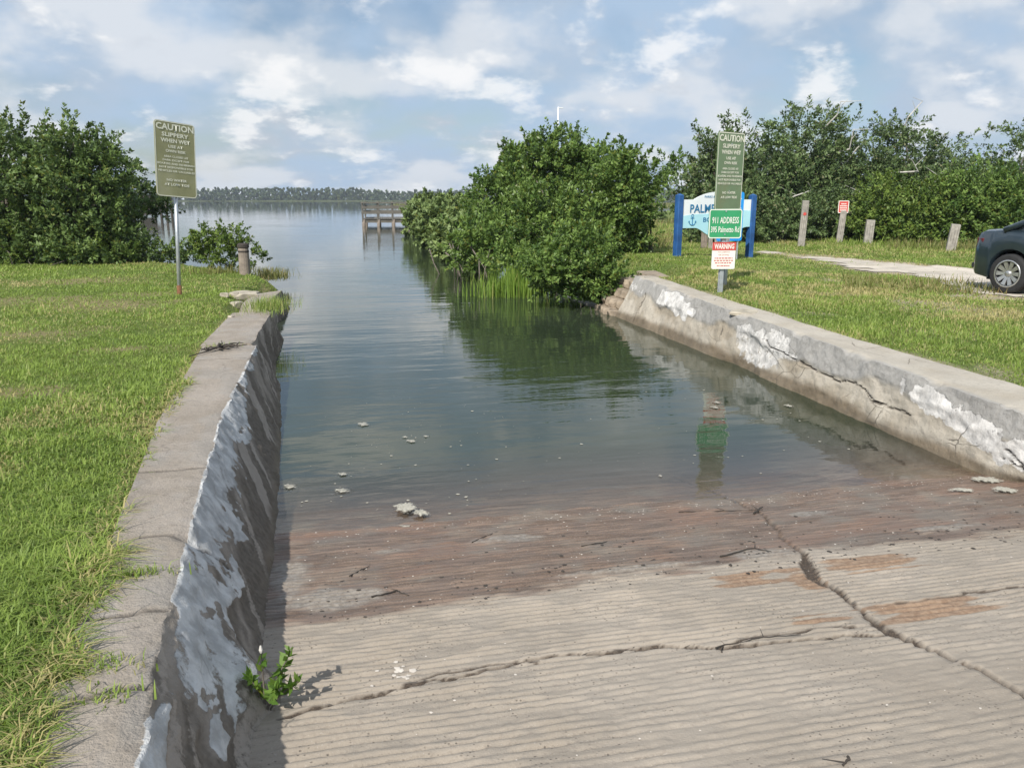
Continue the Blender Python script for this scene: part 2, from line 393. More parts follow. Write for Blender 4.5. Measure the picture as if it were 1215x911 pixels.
simple('alloy', (.58, .58, .58), .32, .85, var=.05, scale=9)
simple('dark_plastic', (.025, .027, .03), .6, var=.15, scale=9)
simple('lamp_red', (.12, .015, .015), .2, var=.1, scale=9, spec=.6)
simple('mast_white', (.75, .76, .77), .5, var=.05)
m, t = new_mat('car_paint')
p = t.n('ShaderNodeBsdfPrincipled', {'Base Color': t.mix(t.ramp(t.noise(t.n('ShaderNodeTexCoord').outputs['Object'], 3, 4), .35, .7), (.022, .038, .052, 1), (.032, .048, .060, 1)),
          'Roughness': .32, 'Metallic': .35, 'Coat Weight': .8, 'Coat Roughness': .08})
t.n('ShaderNodeOutputMaterial', {'Surface': p.outputs[0]})
m, t = new_mat('car_glass')
p = t.n('ShaderNodeBsdfPrincipled', {'Base Color': (.012, .016, .018, 1), 'Roughness': .05, 'Specular IOR Level': .7})
t.n('ShaderNodeOutputMaterial', {'Surface': p.outputs[0]})
M = MATS

# ------------------------------------------------------------------ ground levels
WATER_Y = 4.75; SLOPE = .13
def ramp_z(X, Y): return SLOPE*(WATER_Y-np.asarray(Y, float))
def left_top(Y): return np.interp(Y, [-4, 1.8, 3, 4.5, 6, 9, 13, 18], [.98, .76, .66, .56, .50, .47, .42, .40])
L_FRONT = np.array([at(*q) for q in ((165, 905, .75), (195, 760, .68), (222, 660, .60), (240, 580, .54), (265, 490, .49), (305, 408, .47))])
L_TOE = np.array([on(300, 905, ramp_z), on(308, 860, ramp_z), on(320, 740, ramp_z), on(325, 680, ramp_z), at(330, 640, 0), at(335, 560, 0), at(335, 500, 0), at(333, 430, 0)])
L_BACK = np.array([at(*q) for q in ((40, 905, .75), (70, 840, .70), (130, 700, .64), (150, 630, .58), (195, 500, .49), (245, 410, .47), (285, 366, .45))])
def ext(Y, A, k=0):
    """x along a wall line, carried on straight at both ends"""
    o = np.argsort(A[:, 1]); y = A[o, 1]; x = A[o, k]
    r = np.interp(Y, y, x)
    r = np.where(Y < y[0], x[0]+(Y-y[0])*(x[2]-x[0])/(y[2]-y[0]), r)
    return r
def left_shore(Y): return np.interp(Y, [12, 15, 17.5, 19, 21, 24, 27, 30, 33, 45], [-1.1, -1.1, -.85, -1.0, -2.0, -4.0, -6.4, -12, -40, -90])
def left_z(X, Y):
    X = np.asarray(X, float); Y = np.asarray(Y, float)
    z = left_top(Y)-.025+(fbm(X*.5, Y*.5, 3)-.5)*.07
    d = left_shore(Y)-X
    k = np.where(Y > 12, sstep(-.5, .9+.12*np.maximum(0, Y-19), d), 1)
    return z*k-.5*(1-k)
def right_top(Y): return np.interp(Y, [-3, 4.5, 7, 10, 13.5], [.52, .53, .58, .64, .72])
R_FRONT = np.array([at(1215, 490, .53), at(1000, 413, .58), at(850, 362, .64), at(752, 326, .72)])
R_BACK = np.array([at(1215, 461, .53), at(1000, 398, .58), at(850, 352, .64), at(737, 317, .72)])
R_TOE = np.array([at(1215, 575, 0), at(1100, 535, 0), at(1000, 490, 0), at(850, 425, 0), at(750, 384, 0)])
def right_shore(Y): return np.interp(Y, [13, 17, 20, 25, 40, 60, 75, 90, 120], [5.9, 6.3, 6.2, 5.6, 5.6, 7.0, 12, 25, 80])
def right_z(X, Y):
    X = np.asarray(X, float); Y = np.asarray(Y, float)
    zb = right_top(np.minimum(Y, 13.5))-.03
    k = sstep(0, 7, X-ext(np.minimum(Y, 15), R_BACK))
    z = zb*(1-k)+.5*k+(fbm(X*.35, Y*.35, 8)-.5)*.10*k
    d = X-right_shore(Y)
    kk = np.where(Y > 13.25, sstep(-.6, 1.2, d), 1)
    return z*kk-.5*(1-kk)

# ------------------------------------------------------------------ the setting
def terrain(name, xs, ys, zf, mat, bare=None):
    XX, YY = np.meshgrid(xs, ys); ZZ = zf(XX, YY)
    V = np.stack([XX, YY, ZZ], -1).reshape(-1, 3)
    b = bare(XX, YY) if bare is not None else np.zeros_like(XX)
    me = np_mesh(name, V, grid_quads(len(ys), len(xs)), attrs={'bare': b.ravel()}, smooth=True)
    return props(link(name, me, mat), kind='structure')

def left_bare(X, Y):
    spots = [(130, 358, 1.3), (60, 352, 1.1), (170, 345, .8), (213, 352, .45), (30, 395, .8), (95, 330, 1.2), (15, 470, .35), (150, 415, .4)]
    r = np.zeros_like(X)
    for px, py, s in spots:
        p = at(px, py, .45); r = np.maximum(r, 1-sstep(.2*s, s, np.hypot((X-p[0])*.7, Y-p[1])+(fbm(X*3, Y*3, 5)-.5)*.8))
    edge = 1-sstep(.0, .16, np.abs(X-ext(Y, L_BACK))+(fbm(X*6, Y*6, 9)-.5)*.2)
    return np.clip(np.maximum(r*.7, edge*.8), 0, 1)
xl = np.concatenate([np.linspace(-90, -14, 20), np.linspace(-13.5, -4, 60), np.linspace(-3.9, -.85, 60)])
yl = np.concatenate([np.linspace(-6, 1, 12), np.linspace(1.1, 9, 90), np.linspace(9.15, 30, 130), np.linspace(30.5, 46, 25)])
def left_ground(X, Y):
    lim = np.where(Y < 13.2, np.minimum(X, ext(Y, L_BACK)*.55+ext(Y, L_FRONT)*.45), X)
    return np.where(X > lim+1e-6, left_z(X, Y)-.45, left_z(X, Y))
terrain('ground', xl, yl, left_ground, M['lawn_ground'], left_bare)

ROAD_UP = [on(x, y, right_z) for x, y in ((905, 299), (960, 303.5), (1030, 309), (1100, 315), (1165, 321))]
ROAD_LO = [on(x, y, right_z) for x, y in ((925, 302), (985, 312), (1020, 320), (1085, 329), (1135, 336), (1165, 347), (1215, 353))]
rl = [p[:2] for p in ROAD_UP]+[np.array([15.5, 12.0]), np.array([15.8, 4.0]), np.array([15.8, -6.0])]
rr = [p[:2] for p in ROAD_LO]+[np.array([11.0, 9.5]), np.array([11.3, 4.0]), np.array([11.4, -6.0])]
ROAD_POLY = np.array(rl+rr[::-1])
def in_poly(X, Y, P):
    r = np.zeros(np.shape(X), bool); n = len(P)
    for i in range(n):
        x1, y1 = P[i]; x2, y2 = P[(i+1) % n]
        c = ((y1 > Y) != (y2 > Y)) & (X < (x2-x1)*(Y-y1)/(y2-y1+1e-12)+x1); r ^= c
    return r
def poly_d(X, Y, P):
    d = seg_dist(X, Y, [tuple(p) for p in P]+[tuple(P[0])]); return np.where(in_poly(X, Y, P), -d, d)
BARE_R = [(1100, 362, 1.1, .35), (1010, 350, .5, .3), (1170, 352, 1.0, .5), (1165, 335, .9, .5), (1120, 395, .7, .25), (960, 372, .4, .25), (1190, 440, .5, .3), (1060, 420, .4, .2), (1000, 335, .6, .3), (1180, 370, .8, .3)]
def right_bare(X, Y):
    r = 1-sstep(-.1, .45, poly_d(X, Y, ROAD_POLY)+(fbm(X*2, Y*2, 4)-.5)*.9)
    for px, py, s, amt in BARE_R:
        p = on(px, py, right_z)
        r = np.maximum(r, amt*2*(1-sstep(.25*s, s, np.hypot(X-p[0], Y-p[1])+(fbm(X*3, Y*3, 6)-.5)*.8)))
    edge = .8*(1-sstep(.0, .25, np.abs(X-ext(Y, R_BACK))+(fbm(X*5, Y*5, 9)-.5)*.3))
    return np.clip(np.maximum(r, edge), 0, 1)
xr = np.concatenate([np.linspace(4.4, 16, 150), np.linspace(16.2, 45, 90), np.linspace(47, 400, 30)])
yr = np.concatenate([np.linspace(-8, 2, 12), np.linspace(2.2, 30, 190), np.linspace(30.5, 130, 110)])
def right_ground(X, Y):
    lim = ext(np.minimum(Y, 15), R_BACK)*.55+ext(np.minimum(Y, 15), R_FRONT)*.45
    return np.where((X < lim) & (Y < 13.3), right_z(X, Y)-.7, right_z(X, Y))
terrain('ground', xr, yr, right_ground, M['bank_ground'], right_bare)

# dirt road, a ragged strip lying on the bank
gx = np.arange(9, 17.5, .12); gy = np.arange(-6, 24, .12)
XX, YY = np.meshgrid(gx, gy); dd = poly_d(XX, YY, ROAD_POLY)+(fbm(XX*1.5, YY*1.5, 21)-.5)*1.7
keep = dd < 0
q = grid_quads(len(gy), len(gx)); q = q[keep.ravel()[q].all(1)]
me = np_mesh('dirt_road', np.stack([XX, YY, right_z(XX, YY)+.012+(fbm(XX*3, YY*3, 2)-.5)*.02], -1), q, smooth=True)
props(link('dirt_road', me, M['road_sand']), kind='structure')

# water, bed, far shore
props(MB().add([(-880, -30, 0), (880, -30, 0), (880, 800, 0), (-880, 800, 0)], [(0, 1, 2, 3)]).build('water', M['water']), kind='structure')
props(MB().add([(-880, -30, -1.4), (880, -30, -1.4), (880, 800, -1.4), (-880, 800, -1.4)], [(0, 1, 2, 3)]).build('lake_bed', M['bed']), kind='structure')
fx = np.linspace(-875, 875, 160); fy = np.array([730, 750, 765, 775, 785, 800, 830, 875.])
def far_z(X, Y): return np.clip((Y-(770+25*(fbm(X*.01, X*0, 31)-.5)))*.05, -1.2, 1.2)
terrain('far_shore', fx, fy, far_z, M['far_ground'])
props(MB().add([(-875, -29, -1.5), (875, -29, -1.5), (875, 875, -1.5), (-875, 875, -1.5)], [(0, 1, 2, 3)]).build('ground_base', M['bed']), kind='structure')

# boat ramp: ribbed slab with cracks carved in
def rp(x, y): p = on(x, y, ramp_z); return (p[0], p[1])
CRACK_A = [rp(*q) for q in ((800, 566), (860, 588), (905, 610), (925, 632), (955, 660), (965, 685), (1000, 705), (1040, 742), (1060, 752), (1120, 775), (1170, 795), (1215, 825))]+[(2.34, 1.5), (2.28, .8)]
CRACK_B = [rp(*q) for q in ((330, 853), (420, 832), (500, 812), (600, 790), (700, 775), (780, 768), (850, 768), (900, 765), (960, 758), (1060, 752))]
CRACK_C = [rp(*q) for q in ((470, 818), (520, 800), (600, 786), (640, 788))]
CRACK_D = [rp(*q) for q in ((870, 764), (900, 755), (950, 748), (1010, 744))]
CRACK_E = [rp(*q) for q in ((1060, 716), (1130, 706), (1215, 696))]+[(4.8, 2.9)]
WET = np.array([rp(*q) for q in ((330, 748), (345, 745), (480, 725), (600, 705), (760, 685), (870, 668), (960, 655), (1060, 645), (1215, 632))]+[(5.4, 3.45)])
def ramp_surface(X, Y):
    wob = (fbm(X*.8, Y*.8, 40)-.5)*.022
    ph = (Y+wob)/.044
    rib = np.abs(np.sin(math.pi*ph))**.42
    wear = sstep(.35, .75, fbm(X*.9+3, Y*.9, 41))
    smooth = 1-.75*sstep(1.2, 2.2, X)*(1-sstep(2.1, 2.5, Y))
    z = ramp_z(X, Y)+(.005+.009*(1-wear*.75))*(rib-.6)*smooth*(.15+1.7*sstep(.25, .75, fbm(X*7, Y*16, 42)))
    z = z+(fbm(X*1.1, Y*1.1, 43)-.5)*.02+(fbm(X*22, Y*30, 44)-.5)*.010
    jx = X+(fbm(X*7, Y*7, 45)-.5)*.07; jy = Y+(fbm(X*7, Y*7, 46)-.5)*.07
    ca = seg_dist(jx, jy, CRACK_A); cb = seg_dist(jx, jy, CRACK_B)
    cc = np.minimum(seg_dist(jx, jy, CRACK_C), seg_dist(jx, jy, CRACK_D)); ce = seg_dist(jx, jy, CRACK_E)
    wv = .6+.8*fbm(X*4, Y*4, 47)
    wide = .013+.03*np.exp(-(np.hypot(X-2.3, Y-3.3)/.28)**2)+.02*np.exp(-(np.hypot(X-2.15, Y-2.55)/.2)**2)
    crack = np.maximum.reduce([1-sstep(.45, 1.1, ca/(wide*wv)), (1-sstep(.4, 1.1, cb/(.013*wv)))*.95, (1-sstep(.3, 1, cc/(.009*wv)))*.8, (1-sstep(.3, 1, ce/(.010*wv)))*.8])
    z = z-.011*crack-.012*sstep(.8, 1, crack)
    # the slab drops a little right of the long joint
    silt = np.zeros_like(X)
    for px, py, sx, sy in ((385, 712, .34, .17), (345, 690, .12, .5), (900, 658, .24, .10), (600, 640, .28, .10), (780, 672, .6, .035), (1120, 627, .26, .06), (960, 609, .25, .06), (465, 655, .12, .05)):
        c0 = rp(px, py); silt = np.maximum(silt, 1-sstep(.45, 1.0, np.hypot((X-c0[0])/sx, (Y-c0[1])/sy)+(fbm(X*8, Y*12, 48)-.5)*1.3))
    stain = np.zeros_like(X)
    for px, py, sx, sy in ((1030, 668, .30, .14), (1100, 722, .31, .125), (885, 688, .20, .10), (960, 690, .1, .25), (975, 735, .16, .05)):
        c0 = rp(px, py); stain = np.maximum(stain, 1-sstep(.62, 1.0, (((X-c0[0])/sx)**4+((Y-c0[1])/sy)**4)**.25+(vnoise(X*1.5, Y*34, 49)-.5)*.75+(fbm(X*9, Y*24, 53)-.5)*.5))
    wy = np.interp(X, WET[:, 0], WET[:, 1])
    wet = sstep(-.05, .06, Y-wy+(fbm(X*3, Y*9, 50)-.5)*.30)
    z = z+.010*silt*fbm(X*14, Y*14, 51)
    return z, dict(groove=(1-rib)*smooth*sstep(.3, .6, fbm(X*3, Y*5, 52)), wet=wet, stain=stain*(1-wet), silt=silt*.9, crack=sstep(.1, .55, crack)*(.6+.4*(1-wet)))
xs = np.arange(-.85, 5.62, .0185); ys = np.concatenate([np.linspace(-3, 1.17, 40), np.arange(1.2, 5.3, .0074), np.linspace(5.34, 14, 70)])
XX, YY = np.meshgrid(xs, ys); ZZ, A = ramp_surface(XX, YY)
me = np_mesh('boat_ramp', np.stack([XX, YY, ZZ], -1), grid_quads(len(ys), len(xs)), attrs={k: v.ravel() for k, v in A.items()}, smooth=True)
props(link('boat_ramp', me, M['ramp_concrete']), kind='structure')

# ------------------------------------------------------------------ walls
def wall_grid(Y, front, back, toe, zt, zr, nf, ntop, nback, depth, sgn):
    """rows along Y; columns go back-bottom, back-top, front-top, toe, below. sgn +1: the face looks to +x"""
    n = len(Y); cols = []; tags = []
    for k in np.linspace(0, 1, nback, endpoint=False): cols.append((back-sgn*.05*(1-k), zt-.55*(1-k))); tags.append(('b', k))
    for k in np.linspace(0, 1, ntop, endpoint=False): cols.append((back+(front-back)*k, zt)); tags.append(('t', k))
    for k in np.linspace(0, 1, nf): cols.append((front+(toe-front)*k, zt+(zr-zt)*k)); tags.append(('f', k))
    sl = (toe-front)/np.maximum(zt-zr, .05)
    for k in (.33, .66, 1.0): cols.append((toe+sl*depth*k, zr-depth*k)); tags.append(('d', k))
    Xg = np.stack([np.broadcast_to(c[0], n) for c in cols], 1); Zg = np.stack([np.broadcast_to(c[1], n) for c in cols], 1)
    Yg = np.repeat(Y[:, None], len(cols), 1)
    kind = np.array([x[0] for x in tags]); kk = np.array([x[1] for x in tags])
    return Xg, Yg, Zg, kind, kk
def close_ends(V, nr, nc):
    a = list(range(nc)); b = list(range((nr-1)*nc, nr*nc))
    return a[::-1], b
def wall_mesh(name, Xg, Yg, Zg, attrs, mat, parent):
    nr, nc = Xg.shape
    V = np.stack([Xg, Yg, Zg], -1).reshape(-1, 3)
    # end caps as fans round a centre point
    c0 = V[:nc].mean(0); c1 = V[-nc:].mean(0); V = np.concatenate([V, [c0, c1]])
    i0, i1 = nr*nc, nr*nc+1
    tr = [(i0, k, (k+1) % nc) for k in range(nc)]+[(i1, (nr-1)*nc+(k+1) % nc, (nr-1)*nc+k) for k in range(nc)]
    at_ = {k: np.concatenate([np.broadcast_to(v, Xg.shape).ravel(), [0, 0]]) for k, v in attrs.items()}
    me = np_mesh(name, V, grid_quads(nr, nc), tr, at_, smooth=True)
    me.set_sharp_from_angle(angle=math.radians(50))
    return link(name, me, mat, parent)

lw = thing('retaining_wall', 'low sloping concrete wall with flaking white paint edging the lawn', 'wall')
def left_section(Y, dx, dz, seed, painted):
    fr = ext(Y, L_FRONT)+dx; bk = ext(Y, L_BACK)+dx*.6-.04-.35*sstep(9.1, 9.6, Y)*0; tz = left_top(Y)+dz
    toe = ext(Y, L_TOE)+dx; zr = np.maximum(ramp_z(0, Y), 0.0)-.01
    Xg, Yg, Zg, kind, kk = wall_grid(Y, fr, bk, toe, tz, zr, 46, 16, 4, .8, 1)
    face = (kind == 'f')[None, :]*1.0; top = (kind == 't')[None, :]*1.0; low = (kind == 'd')[None, :]*1.0
    K = np.broadcast_to(kk[None, :], Xg.shape)
    s = Yg+1.9*K*.6                                   # streaks run down the face and towards the ramp's head
    edge_n = fbm(Yg*3.1, K*2.2, seed+1); fine = fbm(Yg*9, K*7, seed+2)
    # painted skin: the upper half of the face near the camera, ragged lower edge, flaked off in places
    lowedge = np.interp(Y, [1.0, 2.4, 2.75, 3.1, 4, 5.2, 6.2, 7.0], [.55, .78, .86, .62, .50, .42, .30, .04])[:, None]
    paint = face*(1-sstep(-.05, .05, K-lowedge+(edge_n-.5)*.75))*painted
    paint = paint*(1-.8*sstep(.56, .68, fine)*sstep(.10, .4, K))*(1-.45*sstep(.5, .7, fbm(s*6, K*2.5, seed+15)))
    toplip = top*sstep(.94, 1.0, K)*sstep(.48, .58, fbm(Yg*5, K*0, seed+7))*painted
    bite = face*sstep(.56, .64, fbm(Yg*1.3+.7*K, K*1.7+4, seed+11))*(Yg < 2.7)
    paint = np.clip(np.maximum(paint-bite, toplip*.9), 0, 1)
    algae = face*sstep(.36, .60, .55*fbm(s*2.1, K*1.0, seed+3)+.45*fbm(s*7, K*4, seed+13)+.34*K-.12)*(1-paint)*.85
    streak = face*sstep(.60, .72, fbm(s*5.5, K*.7+Yg*.1, seed+4))*(1-paint)*(.55+.4*sstep(4.5, 6, Yg))
    tide = np.clip(face*sstep(.80, .95, K+(fine-.5)*.2)*sstep(3.0, 4.2, Yg)+low, 0, 1)
    grey = top*.25*sstep(.5, .65, edge_n)
    crack = np.zeros_like(Xg)
    for yc, amp in ((3.42, .07), (2.62, .10), (4.55, .06), (2.1, .08), (8.3, .1)):
        crack = np.maximum(crack, top*(1-sstep(.004, .016, np.abs(Yg-yc-amp*(fbm(Xg*5, Yg*0+yc, seed+5)-.5)*2)))*.8)
    crack = np.maximum(crack, face*(1-sstep(.004, .018, np.abs(Yg-3.42-.5*K*.4-.1*(fine-.5))))*(K < .5)*.9)
    # relief: paint skin stands proud, the arris is chipped, the face undulates, a flared rib at the near end
    out = face*((paint-.5)*.010+(fbm(Yg*1.4, K*1.2, seed+6)-.5)*.028+(fine-.5)*.026+(fbm(Yg*24, K*16, seed+14)-.5)*.012)+top*0
    flare = .10*np.exp(-((Y-2.72)/.16)**2)[:, None]*sstep(.35, 1, K)*face*painted
    Xg = Xg+out+flare
    chip = np.exp(-((K-(kind == 't')*1.0)/.10)**2)*(face+top)*(fbm(Yg*7, Yg*0, seed+8))
    notch = np.exp(-((Y-3.42)/.05)**2)[:, None]*np.exp(-((K-(kind == 't')*1.0)/.14)**2)*(face+top)*.05
    Zg = Zg-.020*chip-notch-.012*crack+top*(fbm(Xg*7, Yg*4, seed+9)-.5)*.018
    return Xg, Yg, Zg, dict(paint=paint, algae=algae, streak=streak, tide=tide, grey=grey, crack=crack)
Y1 = np.concatenate([np.linspace(-4, .9, 24), np.arange(.95, 9.1, .022)])
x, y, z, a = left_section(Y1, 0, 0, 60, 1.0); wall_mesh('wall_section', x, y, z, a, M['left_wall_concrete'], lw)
Y2 = np.arange(9.18, 12.1, .03)
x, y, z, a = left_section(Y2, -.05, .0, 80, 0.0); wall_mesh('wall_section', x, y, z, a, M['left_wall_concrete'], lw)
Y3 = np.arange(13.7, 15.7, .04)
x, y, z, a = left_section(Y3, -.22, -.02, 95, 0.0)
z = z-.05*(y-13.7)/2-.16*np.exp(-(y-13.7)/.25)+.12*np.clip((x+1.2), -.4, .1); x = x+.12*(y-13.7)/2
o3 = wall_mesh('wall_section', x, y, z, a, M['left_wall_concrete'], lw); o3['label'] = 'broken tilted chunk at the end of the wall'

rw = thing('retaining_wall', 'battered concrete wall with cracks and white patches below the sign posts', 'wall')
YR = np.concatenate([np.linspace(-3, 2.9, 30), np.arange(2.95, 13.3, .022)])
fr = ext(YR, R_FRONT); bk = ext(YR, R_BACK)-.02; toe = ext(YR, R_TOE); tz = right_top(YR); zr = np.maximum(ramp_z(0, YR), 0.0)-.01
fr = np.where(YR < 4.6, fr[YR.searchsorted(4.6)]-(4.6-YR)*.03, fr); bk = np.where(YR < 5.1, bk[YR.searchsorted(5.1)]-(5.1-YR)*.03, bk); toe = np.where(YR < 5.4, 4.77-(5.4-YR)*.02, toe); toe = np.minimum(toe, fr-.05)
Xg, Yg, Zg, kind, kk = wall_grid(YR, fr, bk, toe, tz, zr, 46, 14, 4, .8, -1)
K = np.broadcast_to(kk[None, :], Xg.shape)
face = (kind == 'f')[None, :]*1.0; top = (kind == 't')[None, :]*1.0; low = (kind == 'd')[None, :]*1.0
fine = fbm(Yg*9, K*7, 102); mid = fbm(Yg*2.2, K*1.8, 103)
# smooth grey repair coat on the upper face, white patches, tide band, cracks
grey = np.clip(face*(1-sstep(-.06, .06, K-np.interp(YR, [3, 4.5, 6, 7, 8.2, 9.2, 10.5, 12, 14], [.50, .45, .34, .50, .45, .30, .42, .34, .25])[:, None]+(mid-.5)*.35))*.85+top*.15*sstep(.35, .6, mid), 0, 1)
paint = np.zeros_like(Xg)
def patch(poly, soft=.05):
    """poly in (Y, K) on the face"""
    P = np.array(poly); d = poly_d(Yg*.25, K, np.stack([P[:, 0]*.25, P[:, 1]], 1))+(fine-.5)*.16+(mid-.5)*.10
    return face*(1-sstep(-soft, soft, d))
paint = np.maximum(paint, patch([(11.9, .08), (11.75, .36), (10.75, .50), (10.35, .26), (11.0, .02)], .03))
paint = np.maximum(paint, .55*patch([(13.9, .05), (13.3, .02), (12.7, .3), (13.5, .35)]))
paint = np.maximum(paint, .6*patch([(9.2, .18), (8.9, .85), (8.1, .80), (7.6, .40), (8.2, .05)]))
paint = np.maximum(paint, .85*patch([(5.95, .02), (5.9, .35), (5.0, .62), (4.45, .80), (4.15, .52), (4.9, .28), (5.5, .12)]))
def lcr(pts, wd):
    jy = Yg+(fbm(Yg*5, K*4, 110)-.5)*.22; jk = K+(fbm(Yg*5, K*4, 111)-.5)*.14
    return face*(1-sstep(.35, 1, seg_dist(jy*.5, jk*.6, [(a*.5, b*.6) for a, b in pts])/wd))
crack = np.maximum.reduce([lcr([(8.35, .33), (7.9, .42), (7.4, .50), (6.9, .53), (6.5, .48), (6.1, .60)], .0085), lcr([(4.6, .52), (4.45, .66), (4.4, .80), (4.42, 1.0)], .011),
                           lcr([(4.62, .70), (4.3, .74), (3.9, .6)], .008), lcr([(4.2, .45), (3.9, .3)], .013), lcr([(6.2, .62), (5.7, .58)], .010), .8*lcr([(12.5, .25), (12.45, .95)], .010)])
tide = np.clip(face*sstep(-.07, .07, K-np.interp(YR, [3, 4, 5.2, 6, 6.9, 7.4, 9, 11, 14], [.98, .93, .80, .90, .76, .80, .78, .78, .85])[:, None]+(mid-.5)*.16)*sstep(3.6, 4.6, Yg)*.85+low, 0, 1)
algae = face*sstep(.46, .66, fbm(Yg*1.7, K*2.4, 104)+.15*K-.1)*.5*(1-grey)
streak = face*sstep(.6, .7, fbm(Yg*4, K*.8, 105))*.5*(1-grey)
out = face*((mid-.5)*.045+(fine-.5)*.03-.045*sstep(.52, .72, fbm(Yg*.8+2, K*1.1, 106))*(1-grey)+.018*grey+.012*paint-.02*crack)
out = out-face*.07*np.exp(-((YR-4.42)/.10)**2)[:, None]*sstep(.88, 1, K)
Xg = Xg-out
chip = np.exp(-((K-(kind == 't')*1.0)/.05)**2)*(face+top)*sstep(.5, .75, fbm(Yg*4, Yg*0, 107))
Zg = Zg-.04*chip+top*(fbm(Xg*6, Yg*3, 108)-.5)*.02
wall_mesh('wall_section', Xg, Yg, Zg, dict(paint=paint, algae=algae, streak=streak, tide=tide*(1-.5*paint), grey=grey, crack=crack), M['right_wall_concrete'], rw)

# ------------------------------------------------------------------ vegetation builders
def unit(a): return a/np.maximum(np.linalg.norm(a, axis=-1, keepdims=True), 1e-9)
def leaf_quads(C, axis, normal, length, width):
    """rhombic leaves: centre, long axis, normal"""
    b = unit(np.cross(axis, normal)); n = len(C)
    l = length[:, None]; wd = width[:, None]
    V = np.stack([C-axis*l*.5, C+b*wd*.5-axis*l*.05, C+axis*l*.5, C-b*wd*.5-axis*l*.05], 1)
    return V.reshape(-1, 3), np.arange(n*4).reshape(-1, 4)
def sprigs(rng, blobs, n, per, ln, leaf, shell=.35, up=.35, zmin=-9, droop=0.0, aspect=.5):
    """leafy shoots spread through ellipsoids; returns a leaf mesh's arrays and the shoot roots"""
    B = np.array(blobs, float); wgt = (B[:, 3]*B[:, 4]*B[:, 5])**.72; wgt /= wgt.sum()
    bi = rng.choice(len(B), n, p=wgt); b = B[bi]
    d = unit(rng.normal(size=(n, 3)))
    r = shell+(1-shell)*rng.random(n)**.6
    root = b[:, :3]+d*b[:, 3:6]*r[:, None]
    ok = root[:, 2] > zmin; root, d, b = root[ok], d[ok], b[ok]; n = len(root)
    out = unit(d/b[:, 3:6]*b[:, 3:6].mean(1, keepdims=True)*.8+np.array([0, 0, up])+rng.normal(size=(n, 3))*.45)
    L = ln*(.45+.9*rng.random(n)); tone = rng.random(n)
    k = np.repeat(np.arange(n), per); m = len(k)
    t_ = rng.random(m)
    side = rng.normal(size=(m, 3)); side -= out[k]*(side*out[k]).sum(1, keepdims=True); side = unit(side)
    spread = (ln*.30)*(1.05-t_*.8)*rng.random(m)**.5
    C = root[k]+out[k]*(t_*L[k])[:, None]+side*spread[:, None]
    C[:, 2] -= droop*t_*t_*L[k]
    ax = unit(side*.8+out[k]*.7+rng.normal(size=(m, 3))*.35)
    nm = unit(np.array([0, 0, .8])+d[k]*.5+rng.normal(size=(m, 3))*.55)
    nm = unit(nm-ax*(nm*ax).sum(1, keepdims=True))
    ll = leaf*(.6+.8*rng.random(m))
    V, Q = leaf_quads(C, ax, nm, ll, ll*aspect)
    vv = np.clip(.75*tone[k]**1.5+.35*rng.random(m), 0, 1)
    return V, Q, np.repeat(vv, 4), np.repeat(rng.random(m), 4), root
def limbs(rng, mb, base, roots, n, r0, spread=.15):
    base = np.array(base, float)
    for i in rng.choice(len(roots), min(n, len(roots)), replace=False):
        p = roots[i]; mid = base*.5+p*.5+rng.normal(size=3)*spread*np.linalg.norm(p-base)*.5
        mid[2] = base[2]*.45+p[2]*.55; q1 = base*.7+mid*.3+rng.normal(size=3)*.05
        mb.tube([base, q1, mid, mid*.4+p*.6+rng.normal(size=3)*.06, p], [r0, r0*.8, r0*.5, r0*.3, r0*.08], 5, cap=False)
def plant(name, label, cat, loc, blobs, n, per, ln, leaf, mat, seed, trunk=(0, 0, .06, 10), group=None, rz=0, crown='crown', stem='trunk', bark='bark', trunk_h=None, dead=0, **kw):
    """one tree or bush: Empty at its base > leaves, trunk with limbs (and bare branches)"""
    rng = np.random.default_rng(seed); t = thing(name, label, cat, loc, rz, group)
    V, Q, a, b, roots = sprigs(rng, blobs, n, per, ln, leaf, **kw)
    link(crown, np_mesh(crown, V, Q, attrs={'v': a, 'w': b}), M[mat], t)
    mb = MB(); tx, ty, r, nl = trunk
    if trunk_h:
        fork = (tx+.1, ty, trunk_h)
        mb.tube([(tx, ty, -.25), (tx+.03, ty, trunk_h*.5), fork], [r*1.35, r, r*.85], 8); limbs(rng, mb, fork, roots, nl, r*.6)
    else:
        for k in range(3):
            q = rng.normal(size=2)*.25; limbs(rng, mb, (tx+q[0], ty+q[1], -.3), roots, max(2, nl//3), r)
    mb.build(stem, M[bark], t, smooth=True)
    for k in range(dead):
        p = roots[rng.integers(len(roots))]; c = np.array([0, 0, blobs[0][2]]); d = unit((p-c)[None])[0]; d[1] = -abs(d[1])-.6; d = d/np.linalg.norm(d)
        q = p+d*.8; e = q+np.array([rng.normal()*.9, -.25, .35+.5*rng.random()]); f = e+np.array([rng.normal()*.6, -.1, .3*rng.random()])
        d_ = MB(); d_.tube([p-d*.4, q, e, f], [.035, .03, .02, .008], 5); s2 = (q+e)/2
        d_.tube([s2, s2+np.array([rng.normal()*.4, -.1, .35])], [.015, .005], 4); d_.build('bare_branch', M['dead_wood'], t)
    return t
